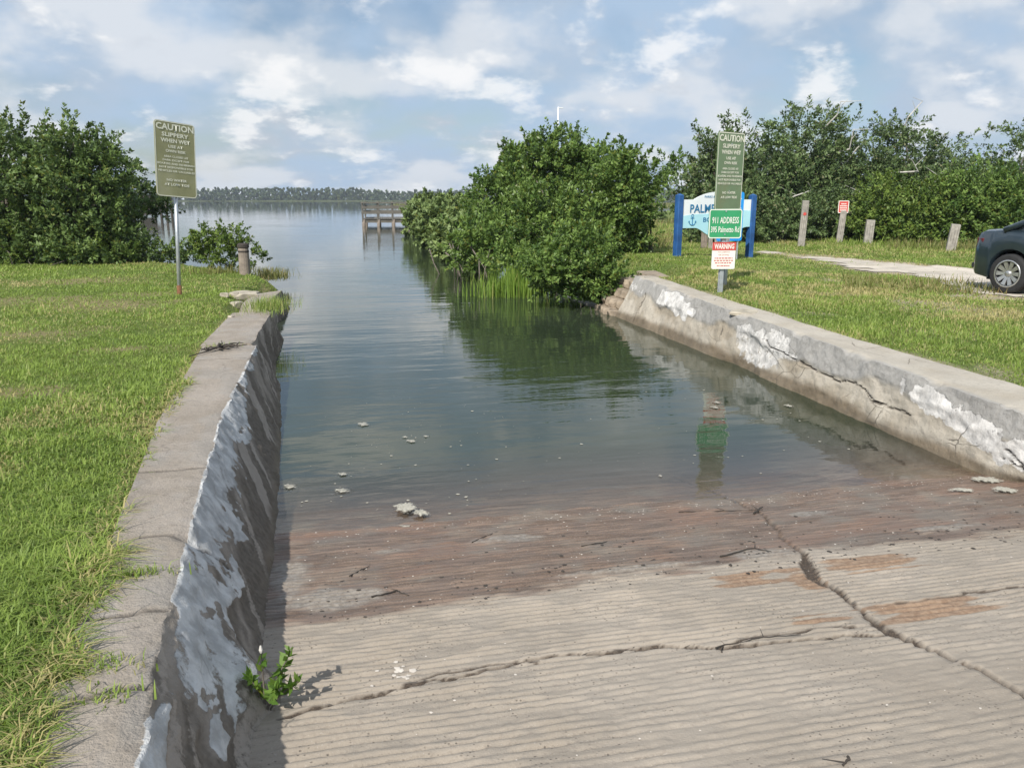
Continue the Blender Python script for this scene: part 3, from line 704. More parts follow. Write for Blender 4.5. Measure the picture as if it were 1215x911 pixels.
def blade_mesh(name, P, hgt, wid, lean, ang, v, w, three=True, rng=None):
    """grass blades: root, height, width, lean, heading"""
    n = len(P); ca, sa = np.cos(ang), np.sin(ang)
    side = np.stack([ca, sa, 0*ca], 1)*(wid*.5)[:, None]; fw = np.stack([-sa, ca, 0*ca], 1)
    mid = P+fw*(lean*hgt*.35)[:, None]+np.array([0, 0, 1])*(hgt*.6)[:, None]
    tip = P+fw*(lean*hgt)[:, None]+np.array([0, 0, 1])*(hgt*(1-.35*lean))[:, None]
    if three:
        V = np.stack([P-side, P+side, mid+side*.75, mid-side*.75, tip], 1).reshape(-1, 3); i = np.arange(n)*5
        me = np_mesh(name, V, np.stack([i, i+1, i+2, i+3], 1), np.stack([i+3, i+2, i+4], 1), {'v': np.repeat(v, 5), 'w': np.repeat(w, 5)})
    else:
        V = np.stack([P-side, P+side, tip], 1).reshape(-1, 3); i = np.arange(n)*3
        me = np_mesh(name, V, None, np.stack([i, i+1, i+2], 1), {'v': np.repeat(v, 3), 'w': np.repeat(w, 3)})
    return me
def scatter(rng, n0, d0, dmin, dmax, a0, a1, power=1.0):
    """points round the camera's foot with density n0/(1+(d/d0)^2) over the azimuths a0..a1 (right of +Y)"""
    k0 = math.log(1+(dmin/d0)**2); k1 = math.log(1+(dmax/d0)**2)
    n = int(n0*d0*d0/2*(k1-k0)*(a1-a0)); u = k0+(k1-k0)*rng.random(n); d = d0*np.sqrt(np.exp(u)-1); a = a0+(a1-a0)*rng.random(n)
    return d*np.sin(a), d*np.cos(a), d

# ------------------------------------------------------------------ grass
rng = np.random.default_rng(5)
def grass(name, label, X, Y, d, zf, mat, tall, vseed, hmin=.032, hmax=.078, near=7.5, wid0=.0030, bare=None, yel=.0, straw=0.0):
    Z = zf(X, Y); n = len(X)
    tn = fbm(X*.9, Y*.9, vseed); tf = fbm(X*6, Y*6, vseed+3)
    h = (hmin+(hmax-hmin)*rng.random(n))*(.4+1.0*tn)*(.5+.9*tf)*(1+tall)*np.where(rng.random(n) < .015, 1.8, 1)
    wd = wid0*(1+d/3.2)*(.7+.6*rng.random(n))
    h = h*(1+.012*np.maximum(0, d-8))
    v = np.clip(-.12+1.15*tf+.8*(tn-.5)+.5*(rng.random(n)-.4), 0, 1)
    w = np.clip(rng.random(n)*.84+yel+.5*sstep(.5, .68, fbm(X*.45+7, Y*.45, vseed+9))*sstep(.35, .6, fbm(X*2.5, Y*2.5, vseed+12))+.22*sstep(8, 14, d)*sstep(.4, .6, fbm(X*.8, Y*.8, vseed+15)), 0, 1)
    w = np.clip(w+.55*straw*(rng.random(n) < .6), 0, 1)
    P = np.stack([X, Y, Z-.01], 1); ang = rng.random(n)*2*math.pi; lean = .3+1.1*rng.random(n)**1.2+.6*straw
    nr = d < near
    root = None
    V1 = blade_mesh(name, P[nr], h[nr], wd[nr], lean[nr], ang[nr], v[nr], w[nr], True) if nr.any() else None
    V2 = blade_mesh(name, P[~nr], h[~nr], wd[~nr]*1.35, lean[~nr], ang[~nr], v[~nr], w[~nr], False) if (~nr).any() else None
    for me in (V1, V2):
        if me is not None: props(link(name, me, M[mat]), label, 'grass', kind='stuff')
X, Y, d = scatter(rng, 23000, 3.2, 1.6, 27, math.radians(-62), math.radians(0))
edge = ext(Y, L_BACK)+(fbm(Y*2.3, Y*0, 12)-.5)*.22+(fbm(Y*9, Y*0, 13)-.5)*.10
sec = (Y > 12.1) & (Y < 13.4)
ok = np.where(Y < 12.1, X < edge, X < left_shore(Y)-np.where(sec, -.25, .35+.12*np.maximum(0, Y-19)))
ok &= ~((Y > 13.4) & (Y < 15.6) & (X > -1.75))
ok &= rng.random(len(X)) > .9*left_bare(X, Y)*(X < edge-.1)
X, Y, d = X[ok], Y[ok], d[ok]
grass('grass', 'mown green lawn beside the left wall', X, Y, d, left_z, 'grass_leaf', np.where(d < 5, .9*sstep(5, 2.6, d), 0), 31, straw=np.where(Y < 12.1, 1-sstep(.02, .22, ext(Y, L_BACK)-X), 0))

X, Y, d = scatter(rng, 17000, 5.0, 5.2, 48, math.radians(14), math.radians(60))
rd = poly_d(X, Y, ROAD_POLY)+(fbm(X*1.5, Y*1.5, 21)-.5)*1.7
ok = np.where(Y < 13.6, X > ext(np.minimum(Y, 15), R_BACK)-.06+(fbm(Y*2, Y*0, 14)-.5)*.25, X > right_shore(Y)+.4)
ok &= (rd > .05) | (rng.random(len(X)) < .03)
ok &= rng.random(len(X)) > .8*right_bare(X, Y)
X, Y, d, rd = X[ok], Y[ok], d[ok], rd[ok]
tallg = 1.6*sstep(23, 30, d)*sstep(.5, 3, rd)+.5*sstep(.5, .7, fbm(X*.4, Y*.4, 77))
grass('grass', 'rough green grass on the bank beside the sandy track', X, Y, d, right_z, 'grass_leaf', tallg, 41, .028, .072, near=0, wid0=.0029, yel=.05)

# taller brownish weeds at the foot of the thicket
X = []; Y = []
for px0, px1, py0, py1, n in ((1050, 1175, 268, 298, 5000), (900, 1215, 262, 280, 7000), (700, 800, 262, 300, 2500), (1000, 1215, 335, 352, 1400)):
    for _ in range(n):
        p = at(px0+(px1-px0)*rng.random(), py0+(py1-py0)*rng.random(), .5); X.append(p[0]); Y.append(p[1])
X = np.array(X); Y = np.array(Y); ok = (poly_d(X, Y, ROAD_POLY) > -.25) & (Y < 60) & (X > right_shore(Y)+.3); X, Y = X[ok], Y[ok]
n = len(X); d = np.hypot(X, Y); h = (.15+.35*rng.random(n))*(.4+1.2*fbm(X*.5, Y*.5, 91))*np.where(d < 20, .5, 1)
me = blade_mesh('weeds', np.stack([X, Y, right_z(X, Y)-.02], 1), h, .012+.0008*d, .2+.7*rng.random(n), rng.random(n)*6.28, rng.random(n), np.clip(rng.random(n)+.25*sstep(.5, .6, fbm(X*.3, Y*.3, 5)), 0, 1), False)
props(link('weeds', me, M['weed_leaf']), 'tall yellowish weeds along the foot of the thicket', 'weeds', kind='stuff')

# grass sprouting from the wall joints and over the arris
def tuft(name, label, p, n, r, h, mat='grass_leaf', seed=1, lean=.9, group=None, wid=.005, stretch=(1, 1)):
    rg = np.random.default_rng(seed); t = thing(name, label, 'grass tuft', p, 0, group)
    q = rg.normal(size=(n, 2))*r*np.array(stretch); P = np.stack([q[:, 0], q[:, 1], np.full(n, -.01)], 1)
    me = blade_mesh('blades', P, h*(.4+.8*rg.random(n)), np.full(n, wid)*(.7+.6*rg.random(n)), lean*(.2+.9*rg.random(n)), rg.random(n)*6.28, .3+.7*rg.random(n), rg.random(n), True)
    props(link('blades', me, M[mat], t), kind='stuff')
    mb = MB(); mb.lathe([(r*.2, -.03), (r*.25, 0), (r*.08, .012)], 7); mb.build('root_crown', M['dark_twig'], t)
    return t
for i, (px, py, n, r, h, st, lab) in enumerate((
        (158, 684, 220, .045, .06, (1.5, .5), 'runner of grass creeping across the wall top crack'),
        (108, 800, 200, .05, .06, (1.3, .6), 'grass runner with dry stems on the wall top beside the dark crevice'),
        (125, 832, 90, .04, .05, (1.1, .7), 'small yellowed grass tuft on the wall top'),
        (318, 366, 900, .14, .22, (1.3, 2.6), 'overhanging grass tuft in the gap before the broken wall chunk'),
        (265, 412, 90, .06, .08, (1.5, .6), 'grass tuft among dark roots on the wall top'))):
    z = float(left_top(at(px, py, .5)[1])); z = float(left_top(at(px, py, z)[1])); p = at(px, py, z-.005)
    tuft('grass_tuft', lab, p, n, r, h, seed=200+i, stretch=st)

# ------------------------------------------------------------------ left trees and shrubs
def gl_(px, py, zf=left_z): return on(px, py, zf)
def blob(base, fwd, px, py, rx, ry, rz):
    """an ellipsoid centred where a pixel shows the distance fwd, relative to base"""
    c = dist_at(px, py, fwd)-np.array(base); return (*c, rx, ry, rz)
b = (-8.6, 24.3, .35); fw = 22.5
plant('shore_tree', 'broad dark leafy tree at the left edge of the lawn', 'tree', b,
      [blob(b, fw, 20, 232, 2.0, 1.8, 1.7), blob(b, fw, -40, 252, 2.0, 1.8, 1.9), blob(b, fw, 15, 182, 1.1, 1.0, .8), blob(b, fw, 55, 277, 1.3, 1.3, 1.1), blob(b, fw-.8, 20, 290, 1.8, 1.0, .5)],
      950, 52, .62, .115, 'left_tree_leaf', 11, (0, 0, .11, 16), trunk_h=.9)
b = (-6.6, 23.6, .33); fw = 22.0
plant('shore_tree', 'rounded leafy tree whose boughs lean over the inlet behind the olive sign', 'tree', b,
      [blob(b, fw, 95, 232, 1.25, 1.2, 1.35), blob(b, fw, 85, 182, .8, .8, .65), blob(b, fw, 120, 202, .55, .6, .7), blob(b, fw, 80, 273, 1.3, 1.1, .9), blob(b, fw+.6, 135, 272, .7, .8, .9), blob(b, fw-.6, 110, 292, 1.3, .8, .42)],
      800, 52, .58, .11, 'left_tree_leaf', 12, (0, 0, .10, 16), trunk_h=.8)
b = (-6.0, 26.2, .25); fw = 24.6
plant('shore_sapling', 'thin dark sapling with drooping boughs over the inlet', 'tree', b,
      [blob(b, fw, 160, 205, .28, .4, .45), blob(b, fw, 155, 228, .6, .6, .3), blob(b, fw, 180, 240, .5, .5, .28), blob(b, fw, 190, 250, .25, .4, .16), blob(b, fw, 150, 248, .45, .5, .25), blob(b, fw, 148, 290, .6, .6, .5)],
      210, 40, .42, .10, 'left_tree_leaf', 13, (0, 0, .05, 14), trunk_h=.9, droop=.2)
b = (-7.6, 22.6, .36); fw = 21.3
plant('shore_shrub', 'low pale green shrub growing along the lawn edge under the dark trees', 'shrub', b,
      [blob(b, fw, 30, 302, 1.5, .5, .32), blob(b, fw, 110, 300, 1.2, .5, .34), blob(b, fw, 0, 290, .8, .5, .5)], 330, 40, .34, .085, 'bright_bush_leaf', 14, (0, 0, .02, 8), zmin=-.1)
b = (-4.6, 22.6, .28); fw = 22.0
plant('shore_shrub', 'dark low shrub on the shore behind the olive sign post', 'shrub', b,
      [blob(b, fw, 180, 300, .8, .5, .25), blob(b, fw, 215, 300, .5, .4, .28), blob(b, fw, 150, 303, .6, .5, .3)], 170, 40, .32, .085, 'left_tree_leaf', 15, (0, 0, .02, 8), zmin=-.1)
b = (-2.75, 20.1, .28); fw = 19.3
plant('shore_shrub', 'bright bushy shrub beside the wooden piling', 'shrub', b,
      [blob(b, fw, 240, 290, .28, .3, .28), blob(b, fw, 262, 300, .48, .4, .3), blob(b, fw, 275, 284, .30, .3, .26), blob(b, fw, 300, 303, .3, .3, .25), blob(b, fw, 242, 282, .14, .2, .22)], 190, 40, .28, .07, 'bright_bush_leaf', 16, (0, 0, .02, 9), zmin=-.1)
tuft('grass_tuft', 'pale wispy tuft spilling over the water past the piling', at(322, 330, .22), 700, .22, .30, 'weed_leaf', 230, 1.0, wid=.010, stretch=(1, 1.5))
tuft('grass_tuft', 'pale weedy tuft at the foot of the wooden piling', at(262, 324, .38), 500, .30, .22, 'weed_leaf', 231, .9, wid=.010, stretch=(1.6, .8))

# ------------------------------------------------------------------ mangroves on the right shore
b = (7.4, 21.6, .1); fw = 24.5
MAIN_MANGROVE = plant('mangrove_bush', 'large rounded mangrove standing at the water with dense glossy leaves', 'bush', b,
      [blob(b, fw, 645, 222, 1.55, 1.5, 1.15), blob(b, fw-1.5, 600, 250, 1.05, 1.3, 1.0), blob(b, fw, 698, 226, 1.3, 1.4, 1.1), blob(b, fw-3.2, 650, 272, 1.75, 1.5, .95),
       blob(b, fw, 662, 182, .85, .8, .62), blob(b, fw, 622, 196, .6, .7, .5), blob(b, fw, 704, 190, .6, .6, .45), blob(b, fw-4.2, 585, 292, 1.0, 1.0, .6), blob(b, fw-6.6, 620, 316, .9, .7, .32), blob(b, fw-3.6, 560, 292, .5, .8, .5)],
      1650, 52, .52, .105, 'mangrove_leaf', 21, (-.6, -.8, .05, 26), zmin=-.05)
b = (8.6, 21.0, .4); fw = 21.3
plant('mangrove_bush', 'mangrove with upright leafy shoots beside the larger one on the grass bank', 'bush', b,
      [blob(b, fw, 735, 215, .6, .9, .65), blob(b, fw, 742, 250, .65, .9, .75), blob(b, fw, 742, 182, .25, .3, .3), blob(b, fw+.4, 768, 218, .2, .4, .35), blob(b, fw, 735, 282, .8, .8, .45), blob(b, fw+.8, 792, 196, .28, .4, .18)],
      470, 50, .46, .098, 'mangrove_leaf', 22, (0, 0, .05, 16), zmin=-.1)
b = (5.5, 15.2, .0); fw = 15.2
plant('mangrove_bush', 'low mangrove sprawling over the end of the cracked wall', 'bush', b,
      [blob(b, fw, 690, 325, .55, .5, .30), blob(b, fw, 720, 333, .38, .4, .22), blob(b, fw, 655, 320, .5, .5, .33), blob(b, fw+.6, 690, 300, .7, .6, .32)],
      430, 42, .34, .085, 'mangrove_leaf', 23, (.1, .2, .03, 10), zmin=-.02)
for i, (px, py, fw, sx, sz, lab) in enumerate(((541, 280, 27, .6, .42, 'pale mangrove hugging the shore just past the large rounded one'), (522, 269, 34, .8, .5, 'mangrove overhanging the water midway to the timber pier'),
                                          (534, 251, 40, 1.0, .5, 'mangrove set back behind those along the water'), (503, 257, 46, 1.0, .55, 'mangrove growing against the near side of the timber pier'), (508, 244, 58, 1.3, .5, 'mangrove with a sprig above it behind the timber pier'))):
    c = dist_at(px, py, fw); b = (c[0], c[1], 0.0)
    bl = [(0, 0, c[2], sx, sx, sz), (sx*.7, .5, c[2]-.1, sx*.8, sx, sz*.9), (-.3*sx, -.2, c[2]*.55, sx*.9, sx*.9, sz*.7), (sx*1.3, .2, c[2]*.8, sx*.8, sx, sz)]
    if i == 4: bl.append((-.2, 0, c[2]+sz+.35, .12, .15, .3))
    plant('mangrove_bush', lab, 'bush', b, bl, 330, 34, .5, .13+.003*fw, 'far_mangrove_leaf', 30+i, (.4, 0, .05, 10), zmin=-.02, group='mangroves lining the shore')
def prop_roots(parent, pts, n, seed):
    rg = np.random.default_rng(seed)
    for k in range(n):
        x, y = pts[k % len(pts)]; x += rg.normal()*.35; y += rg.normal()*.2; c0 = np.array(parent.location)
        e = np.array([x+rg.normal()*.3, y+.5+.3*rg.random(), .55+.4*rg.random()]); b0 = np.array([x, y, -.3]); m_ = (e+b0)/2+np.array([rg.normal()*.08, -.1, .12])
        MB().tube([b0-c0, m_-c0, e-c0], [.018, .016, .02], 6).build('prop_root', M['bark'], parent, smooth=True)
prop_roots(MAIN_MANGROVE, [tuple(at(px, py, 0)[:2]) for px, py in ((540, 326), (560, 334), (590, 340), (640, 346), (665, 350))], 16, 70)
# reeds in the shallows
b = at(614, 351, 0.0); t = thing('reed_clump', 'bright green reeds standing in the shallows under the mangrove', 'reeds', b)
rg = np.random.default_rng(77); n = 620
P = np.stack([rg.normal(size=n)*.30, rg.normal(size=n)*.22, np.full(n, -.25)], 1); P[:60, 0] -= .65; hh = .55+.35*rg.random(n)+.45*np.exp(-(P[:, 0]/.35)**2)*rg.random(n)
props(link('blades', blade_mesh('blades', P, hh, np.full(n, .021), .08+.3*rg.random(n)**2, rg.random(n)*6.28, rg.random(n), rg.random(n), True), M['reed_leaf'], t), kind='stuff')
mb = MB()
for k in range(12):
    q = P[rg.integers(n)]; mb.tube([q, q+np.array([.03, .0, .5])], [.008, .004], 5)
props(mb.build('stems', M['dark_twig'], t), kind='stuff')

# ------------------------------------------------------------------ thicket on the right
oaks = [(852, 31.5, 214, 1.1, 1.3, 'dark oak rising behind the blue park sign'), (892, 33, 206, 1.7, 2.1, 'wide dark oak behind the tall green caution sign'),
        (948, 35, 198, 1.6, 2.3, 'tall twiggy oak behind the tallest grey post'), (1008, 36, 208, 1.9, 2.0, 'grey twiggy oak behind the post with the red sign'),
        (1070, 37, 200, 1.9, 2.2, 'oak with bare grey branches between the two short posts'), (1135, 39, 228, 1.8, 1.6, 'oak with a ragged top behind the short leaning post'),
        (1210, 37, 200, 1.5, 1.9, 'sparse oak with feathery twigs behind the parked car')]
for i, (px, fw, py, rx, rz_, lab) in enumerate(oaks):
    c = dist_at(px, py, fw); base = np.array([c[0], c[1], float(right_z(c[0], c[1]))]); cz = c[2]-base[2]
    rg = np.random.default_rng(300+i)
    bl = [(0, 0, cz, rx, rx*.9, rz_*.75), (-rx*.7, -.3, cz-.9, rx*.8, rx*.8, rz_*.6), (rx*.7, -.2, cz-.7, rx*.8, rx*.8, rz_*.7), (0, -.6, cz-1.9, rx*1.2, rx*.9, rz_*.7), (.2, -.9, .9, rx*1.2, .8, .8)]
    for k in range(5 if i < 2 else 9): bl.append((rg.normal()*rx*.7, rg.normal()*.5, cz+rz_*(.60+.34*rg.random()), .16+.2*rg.random(), .3, .35+.35*rg.random()))
    plant('oak_tree', lab, 'tree', base, bl, 700 if i < 6 else 300, 44, .75, .135, 'oak_leaf', 310+i, (0, 0, .13, 20), trunk_h=1.3, dead=(0, 2, 5, 6, 7, 5, 2)[i], zmin=.05, shell=.3, group='oaks of the thicket')
bright = [(1050, 29, 238, 1.0, .8, 'yellow-green bush left of the short leaning post'), (1110, 28, 246, 1.2, .8, 'bright green bush behind the short leaning post'), (1160, 27.5, 232, 1.1, 1.05, 'bright green bush behind the car boot'),
          (1215, 27, 240, 1.1, .95, 'bright green bush beyond the car roof'), (1150, 30, 250, 1.5, .8, 'low dark bush between the brighter ones')]
for i, (px, fw, py, rx, rz_, lab) in enumerate(bright):
    c = dist_at(px, py, fw); base = np.array([c[0], c[1], float(right_z(c[0], c[1]))]); cz = c[2]-base[2]
    bl = [(0, 0, cz, rx, rx*.8, rz_), (-.5*rx, -.3, cz*.55, rx*.9, .8, rz_*.8), (.6*rx, -.2, cz*.6, rx*.9, .8, rz_*.8), (0, -.3, .5, rx*1.2, .8, .55)]
    plant('thicket_bush', lab, 'bush', base, bl, 430, 42, .6, .125, ('bright_bush_leaf', 'bright_bush_leaf', 'mangrove_leaf', 'mangrove_leaf', 'oak_leaf')[i], 330+i, (0, 0, .06, 12), zmin=0, group='bushes in front of the oaks')
for i, (px, fw, py, rx, rz_, lab) in enumerate(((940, 30, 258, 1.3, .8, 'dark scrub behind the tallest grey post'), (1000, 30.5, 255, 1.3, .95, 'dark scrub behind the post with the red sign'), (870, 28.5, 252, 1.4, .8, 'dark scrub behind the park sign'), (1080, 31, 262, 1.4, .6, 'brownish scrub beside the short grey post'))):
    c = dist_at(px, py, fw); base = np.array([c[0], c[1], float(right_z(c[0], c[1]))]); cz = c[2]-base[2]
    plant('thicket_scrub', lab, 'bush', base, [(0, 0, cz, rx, .9, rz_), (.6, -.2, cz*.6, rx, .8, rz_*.7), (-.7, -.1, cz*.6, rx*.9, .8, rz_*.8)], 300, 40, .55, .12, 'oak_leaf', 350+i, (0, 0, .05, 9), zmin=0, group='scrub under the oaks')
# deeper woods closing the view behind the oaks
rg = np.random.default_rng(9); bl = []
for k in range(70):
    px = 790+rg.random()*520; fw = 44+rg.random()*22; c = dist_at(px, 236, fw)
    bl.append((c[0], c[1], .5+2.2*rg.random(), 2.4, 2.2, 1.7+rg.random()))
V, Q, a, b_, r_ = sprigs(rg, bl, 1500, 26, 1.1, .3)
props(link('woods', np_mesh('woods', V, Q, attrs={'v': a, 'w': b_}), M['oak_leaf']), 'dark woods behind the oak thicket', 'woods', kind='stuff')

# distant wooded shore across the water
rg = np.random.default_rng(10); bl = []
for k in range(520):
    px = -840+k*1680/520+rg.normal()*3; Yf = 785+rg.random()*50
    hgt = 7+4.5*vnoise(px*.013, 0, 3)+1.2*vnoise(px*.06, 0, 5)+.6*rg.random(); bl.append((px, Yf, hgt*.55, 14+6*rg.random(), 9, hgt*.55))
    bl.append((px, 782+6*rg.random(), 2.6, 10, 6, 2.6))
    if rg.random() < .03: bl.append((px, Yf, hgt+.3, 5, 3, 1.2))
V, Q, a, b_, r_ = sprigs(rg, [q for q in bl if abs(q[0]) < 850], 12000, 16, 1.6, 2.6, up=.05, zmin=-.5, aspect=.8)
props(link('distant_woods', np_mesh('distant_woods', V, Q, attrs={'v': a, 'w': b_}), M['distant_leaf']), 'hazy line of woods along the far shore', 'woods', kind='stuff')
# marsh grass spit behind the pier
n = 9000; X = 2+rg.random(n)*160; Y = 190+rg.random(n)*60+X*.25
me = blade_mesh('marsh', np.stack([X+16*(Y > 0), Y, np.full(n, -.2)], 1), .7+.7*rg.random(n), np.full(n, .28), .3*rg.random(n), rg.random(n)*6.28, rg.random(n), rg.random(n)*.9, False)
props(link('marsh', me, M['weed_leaf']), 'pale marsh grass in the water beyond the pier', 'marsh', kind='stuff')

# ------------------------------------------------------------------ signs
def text_mesh(s, w_, h_, bold=.0, depth=.0025, maxw=None):
    """a line of capitals fitted to w_ x h_ metres in the x, z plane, facing -y"""
    cu = bpy.data.curves.new('line', 'FONT'); cu.body = s; cu.align_x = 'CENTER'; cu.offset = bold; cu.resolution_u = 2
    ob = bpy.data.objects.new('line', cu); COL.objects.link(ob)
    dg = bpy.context.evaluated_depsgraph_get(); dg.update()
    me = bpy.data.meshes.new_from_object(ob.evaluated_get(dg)); bpy.data.objects.remove(ob)
    n = len(me.vertices); co = np.empty(n*3, np.float32); me.vertices.foreach_get('co', co); co = co.reshape(-1, 3)
    mn, mx = co.min(0), co.max(0); size = np.maximum(mx-mn, 1e-6); c = (mn+mx)/2
    kx = w_/size[0]; kz = h_/size[1]
    out = np.stack([(co[:, 0]-c[0])*kx, np.zeros(n), (co[:, 1]-c[1])*kz], 1).astype(np.float32)
    me.vertices.foreach_set('co', out.ravel()); me.materials.clear(); me.update()
    return me
def lettering(panel, s, x, z, w_, h_, mat, bold=.02, y=-.012):
    o = link('lettering', text_mesh(s, w_, h_, bold), M[mat], panel, (x, y, z)); o['kind'] = 'stuff'; return o
def worn_line(panel, x, z, w_, h_, mat, seed, y=-.0085):
    """a line of print too worn to read: a row of short marks"""
    rg = np.random.default_rng(seed); mb = MB(); q = -w_/2
    while q < w_/2:
        l = min(w_*(.06+.12*rg.random()), w_/2-q+.001); mb.add([(q, 0, -h_/2), (q+l, 0, -h_/2), (q+l, 0, h_/2), (q, 0, h_/2)], [(0, 1, 2, 3)]); q += l+w_*.035
    o = mb.build('printed_line', M[mat], panel, loc=(x, y, z)); o['kind'] = 'stuff'
def rounded(w_, h_, r, n=5):
    pts = []
    for cx, cz, a0 in ((w_/2-r, -h_/2+r, -90), (w_/2-r, h_/2-r, 0), (-w_/2+r, h_/2-r, 90), (-w_/2+r, -h_/2+r, 180)):
        for k in range(n): q = math.radians(a0+90*k/(n-1)); pts.append((cx+r*math.cos(q), cz+r*math.sin(q)))
    return pts
def frame_ring(w_, h_, r, inset, wd):
    o = rounded(w_-2*inset, h_-2*inset, max(.01, r-inset)); i = rounded(w_-2*inset-2*wd, h_-2*inset-2*wd, max(.008, r-inset-wd)); n = len(o)
    mb = MB(); mb.add([(x, 0, z) for x, z in o]+[(x, 0, z) for x, z in i], [(k, (k+1) % n, (k+1) % n+n, k+n) for k in range(n)]); return mb
def panel_of(t, w_, h_, z, mat, border=None, y=-.035, r=.03, tilt=0):
    p = MB().prism(rounded(w_, h_, r), -.006, .006).build('panel', M[mat], t, loc=(0, y, z), rot=(0, tilt, 0))
    if border: frame_ring(w_, h_, r, .004, .014).build('border', M[border], p, loc=(0, -.0085, 0))
    return p
def u_post(t, z0, z1, mat='galvanised', rust=False):
    mb = MB(); mb.box((0, 0, (z0+z1)/2), (.045, .006, z1-z0)); mb.box((-.0255, .014, (z0+z1)/2), (.006, .034, z1-z0)); mb.box((.0255, .014, (z0+z1)/2), (.006, .034, z1-z0))
    mb.box((-.036, .028, (z0+z1)/2), (.015, .006, z1-z0)); mb.box((.036, .028, (z0+z1)/2), (.015, .006, z1-z0))
    return mb.build('post', M[mat], t)
CAUTION = [('CAUTION', .93, .082, .425), ('SLIPPERY', .66, .052, .325), ('WHEN WET', .72, .050, .247), ('USE AT', .36, .036, .170), ('OWN RISK', .50, .036, .110),
           ('AREA CLOSED AT', .60, .026, .036), ('DARK EXCEPT FOR', .66, .026, -.012), ('BOATERS AND FISHERMAN', .92, .026, -.060), ('NOT RESPONSIBLE FOR', .84, .026, -.108),
           ('VEHICLES OR VALUABLES', .92, .026, -.156), ('NO WATER', .50, .032, -.275), ('AT LOW TIDE', .62, .032, -.335)]
def caution(p, w_, h_, mat):
    for s_, fw_, fh, fz in CAUTION: lettering(p, s_, 0, fz*h_, fw_*w_, fh*h_*1.05, mat, .028 if fh > .03 else .022)
def bolt(p, x, z): MB().lathe([(.011, -.006), (.011, 0), (.006, .004)], 10, 'y').build('bolt', M['galvanised'], p, loc=(x, -.010, z))

b = on(213, 350, left_z)
t = thing('caution_sign', 'olive caution sign on a leaning steel post on the lawn', 'sign', b, math.radians(42))
t.rotation_euler = (math.radians(-1.0), math.radians(4.2), math.radians(42))
D = float(np.hypot(b[0], b[1])); top = 1.78+1.36-.02
MB().tube([(0, 0, -.3), (0, 0, 2.2)], .032, 12).build('post', M['galvanised'], t, smooth=True)
MB().tube([(0, 0, -.3), (0, 0, .17)], .041, 12).build('rusty_sleeve', M['rust'], t, smooth=True)
p = panel_of(t, .76, 1.26, 1.70+.63, 'sign_olive', 'sign_cream', y=-.045, r=.06); caution(p, .76, 1.26, 'sign_cream'); bolt(p, 0, .37*1.26); bolt(p, 0, -.42)
MB().box((0, 0, 0), (.05, .02, .9)).build('bracket', M['galvanised'], t, loc=(0, -.03, 2.3))

b = on(861, 339, right_z)
fw = float(b[0]*math.sin(YAW)+b[1]*math.cos(YAW)); zt = dist_at(863, 158, fw)[2]-b[2]; zb = dist_at(861, 249, fw)[2]-b[2]
t = thing('caution_sign', 'tall faded green caution sign above the address sign', 'sign', b, math.radians(27))
u_post(t, -.3, zt-.05)
p = panel_of(t, .70, zt-zb, (zt+zb)/2, 'sign_green_dull', 'sign_cream', r=.045); p.location.x = -.13; caution(p, .70, zt-zb, 'sign_cream'); bolt(p, 0, .42); bolt(p, 0, -.30)

b = on(855, 347, right_z); fw = float(b[0]*math.sin(YAW)+b[1]*math.cos(YAW))
t = thing('address_sign', 'green 911 address sign over a white warning panel on a steel post', 'sign', b, math.radians(-9))
z1 = dist_at(860, 248, fw)[2]-b[2]; z2 = dist_at(860, 283, fw)[2]-b[2]; z3 = dist_at(858, 287.5, fw)[2]-b[2]; z4 = dist_at(858, 319, fw)[2]-b[2]
u_post(t, -.3, z1-.04)
p = panel_of(t, .515, z1-z2, (z1+z2)/2, 'sign_green', 'sign_white', r=.04); p.location.x = -.005
h_ = z1-z2
lettering(p, '911 ADDRESS', 0, .12*h_, .41, .22*h_, 'sign_white', .012); lettering(p, '395 Palmetto Rd', 0, -.19*h_, .44, .20*h_, 'sign_white', .010); bolt(p, 0, .42*h_); bolt(p, 0, -.36*h_)
p = panel_of(t, .365, z3-z4, (z3+z4)/2, 'sign_white', None, y=-.033, r=.022); h_ = z3-z4; p['label'] = 'white warning panel with a red heading'
MB().box((0, 0, 0), (.365, .004, .30*h_)).build('red_band', M['sign_red'], p, loc=(0, -.0085, .355*h_))
lettering(p, 'WARNING', 0, .355*h_, .31, .20*h_, 'sign_white', .03, y=-.0125)
for k, z in ((.85, -.09), (.9, -.18), (.8, -.27), (.6, -.38)): worn_line(p, 0, z*h_, k*.33, .045*h_, 'sign_red_text', int(100*k), y=-.008)
for s_, k, z in (('NO JUMPING', .55, .13), ('OR DIVING', .5, .03)):
    lettering(p, s_, 0, z*h_, k*.33, .055*h_, 'sign_red_text', .01, y=-.008)

# park name sign between two blue posts
pl = on(803, 305, right_z); fl = float(pl[0]*math.sin(YAW)+pl[1]*math.cos(YAW)); frr = fl*73/69
pr_ = dist_at(889, 297, frr); phi = math.atan2(pr_[1]-pl[1], pr_[0]-pl[0]); Wd = math.hypot(pr_[1]-pl[1], pr_[0]-pl[0])
ztop = dist_at(807, 232, fl)[2]-pl[2]
t = thing('park_sign', 'white and aqua park name sign with wavy edge between two blue posts', 'sign', pl, phi)
for x in (0, Wd):
    MB().box((0, 0, ztop/2-.2), (.16, .16, ztop+.4), .012).build('post', M['park_navy'], t, loc=(x, 0, 0))
    MB().add([(-.08, -.08, 0), (.08, -.08, 0), (.08, .08, 0), (-.08, .08, 0), (0, 0, .05)], [(0, 1, 4), (1, 2, 4), (2, 3, 4), (3, 0, 4), (3, 2, 1, 0)]).build('post_cap', M['park_navy'], t, loc=(x, 0, ztop))
zhi = ztop-.10; zlo = ztop-.80; W2 = Wd-.17
